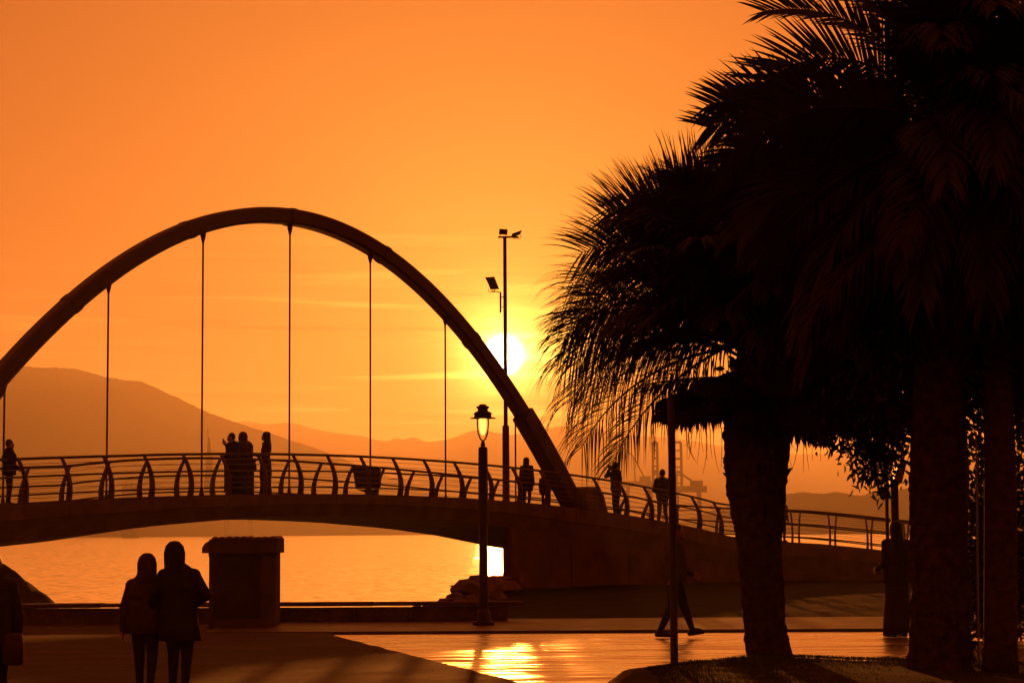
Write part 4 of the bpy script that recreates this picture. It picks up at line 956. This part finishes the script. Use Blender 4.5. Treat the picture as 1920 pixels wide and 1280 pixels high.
# -- on the promenade
Yc = 23.2
b_ = at(334, 1312, Yc); b_[2] = .035; hm = at(325, 1013, Yc)[2] - .035
person('hooded person in a long coat with one elbow out, right half of the strolling couple', b_, hm / 1.025, R(4), dict(head=(-.05, .01, 1.585), neck=(-.02, -.01, 1.44), lw=(-.30, .02, 1.02), le=(-.28, -.05, 1.14), ls=(-.165, -.02, 1.345), rs=(.165, 0, 1.345), re=(.315, -.06, 1.12), rw=(.17, .06, 1.03), lk=(-.06, .05, .5), la=(-.07, .1, .09), lt=(-.07, .27, .03), ra=(.08, -.1, .10), rt=(.09, .06, .03)),
       'dark', 'navy', voxel=.009, hood=True, puffy=1.05, slim=1.16, coat=[(1.50, -.03, 0, .06, .07), (1.465, -.02, 0, .11, .09), (1.42, -.01, 0, .16, .11), (1.36, 0, 0, .205, .14), (1.25, 0, 0, .225, .155), (1.1, 0, 0, .21, .155), (.95, .0, 0, .205, .16), (.8, .01, 0, .22, .17), (.62, .025, 0, .24, .18), (.615, .025, 0, .21, .15)])
b_ = at(270, 1308, Yc + .1); b_[2] = .035; hw = at(275, 1037, Yc)[2] - .035
person('shorter person in a dark jacket and slim trousers, left half of the strolling couple', b_, hw / 1.02, R(-3), dict(head=(.03, .01, 1.585), ls=(-.16, 0, 1.34), rs=(.16, 0, 1.34), lw=(-.27, .02, .80), le=(-.25, -.03, 1.07), re=(.2, .05, 1.12), rw=(.19, .18, .98), lk=(-.08, .08, .49), la=(-.085, .14, .09), lt=(-.09, .30, .03), ra=(.10, -.12, .11), rt=(.11, .03, .03)),
       'brown', 'dark', voxel=.009, hood=True, hoodw=1.1, puffy=1.05, slim=1.16, coat=[(1.49, .02, 0, .06, .07), (1.455, .01, 0, .11, .09), (1.41, 0, 0, .16, .115), (1.34, 0, 0, .205, .14), (1.22, 0, 0, .225, .155), (1.05, 0, 0, .215, .16), (.90, 0, 0, .225, .17), (.76, 0, 0, .235, .175), (.755, 0, 0, .2, .15)])
Yl = 18.8; b_ = at(-20, 1400, Yl); b_[2] = .035; hl = at(0, 1035, Yl)[2] - .035
person('person in a padded jacket carrying a bag, cut by the lower left picture edge', b_, hl, R(12), dict(rw=(.24, .04, .86), re=(.25, -.03, 1.1)), 'olive', 'dark', voxel=.009, hair='short', puffy=1.05, coat=[(1.49, 0, 0, .06, .07), (1.45, 0, 0, .11, .1), (1.40, 0, 0, .165, .13), (1.30, 0, 0, .20, .16), (1.1, 0, 0, .205, .17), (.9, 0, 0, .21, .18), (.78, 0, 0, .2, .17)], bag=((.20, -.05, .80), (.10, .12, .15)))
b_ = gnd(1266, 1196); Yw = b_[1]; hwk = at(1252, 985, Yw)[2]
person('person striding to the right behind the thin black post on the bright wet pavement', b_, hwk * 1.02, R(-88), dict(head=(0, .05, 1.575), lh=(-.08, 0, .9), rk=(.09, .12, .50), ra=(.09, .25, .12), rt=(.09, .40, .09), lk=(-.09, -.03, .49), la=(-.09, -.22, .10), lt=(-.09, -.07, .035), rw=(.22, -.05, .88), lw=(-.22, .28, .95), le=(-.23, .06, 1.1)),
       'grey', 'navy', voxel=.009, hair='short', puffy=1.1, slim=1.15, coat=[(1.46, 0, 0, .09, .08), (1.42, 0, 0, .15, .13), (1.32, 0, 0, .21, .17), (1.1, 0, 0, .20, .18), (.9, 0, 0, .19, .18), (.84, 0, 0, .17, .16)])
b_ = gnd(1683, 1194); Yw = b_[1]; hwk = at(1680, 972, Yw)[2]
person('woman in a long skirt standing beside the thick palm trunk', b_, hwk / 1.03, R(25), dict(lw=(-.2, .2, 1.0)), 'brown', 'maroon', voxel=.01, hair='long', skirt=[(1.02, 0, 0, .14, .12), (.9, 0, 0, .18, .15), (.55, 0, 0, .19, .16), (.2, 0, 0, .21, .18), (.07, 0, 0, .22, .19)], coat=LONG(.78, .2)[:6])
# ------------------------------------------------------------------ haze
HZ = bpy.data.materials.new('sea_haze'); HZ.use_nodes = True; t = HZ.node_tree; t.nodes.clear()
pv = N(t, 'ShaderNodeVolumePrincipled'); pv.inputs['Color'].default_value = (.96, .92, .78, 1); pv.inputs['Density'].default_value = 1.5e-4; pv.inputs['Anisotropy'].default_value = .55
ou = N(t, 'ShaderNodeOutputMaterial'); t.links.new(pv.outputs[0], ou.inputs['Volume'])
HZ.cycles.homogeneous_volume = True
hz = MB().box((0, 5600, 235), (15000, 12400, 480)).build('haze', HZ); tag(hz, kind='stuff')
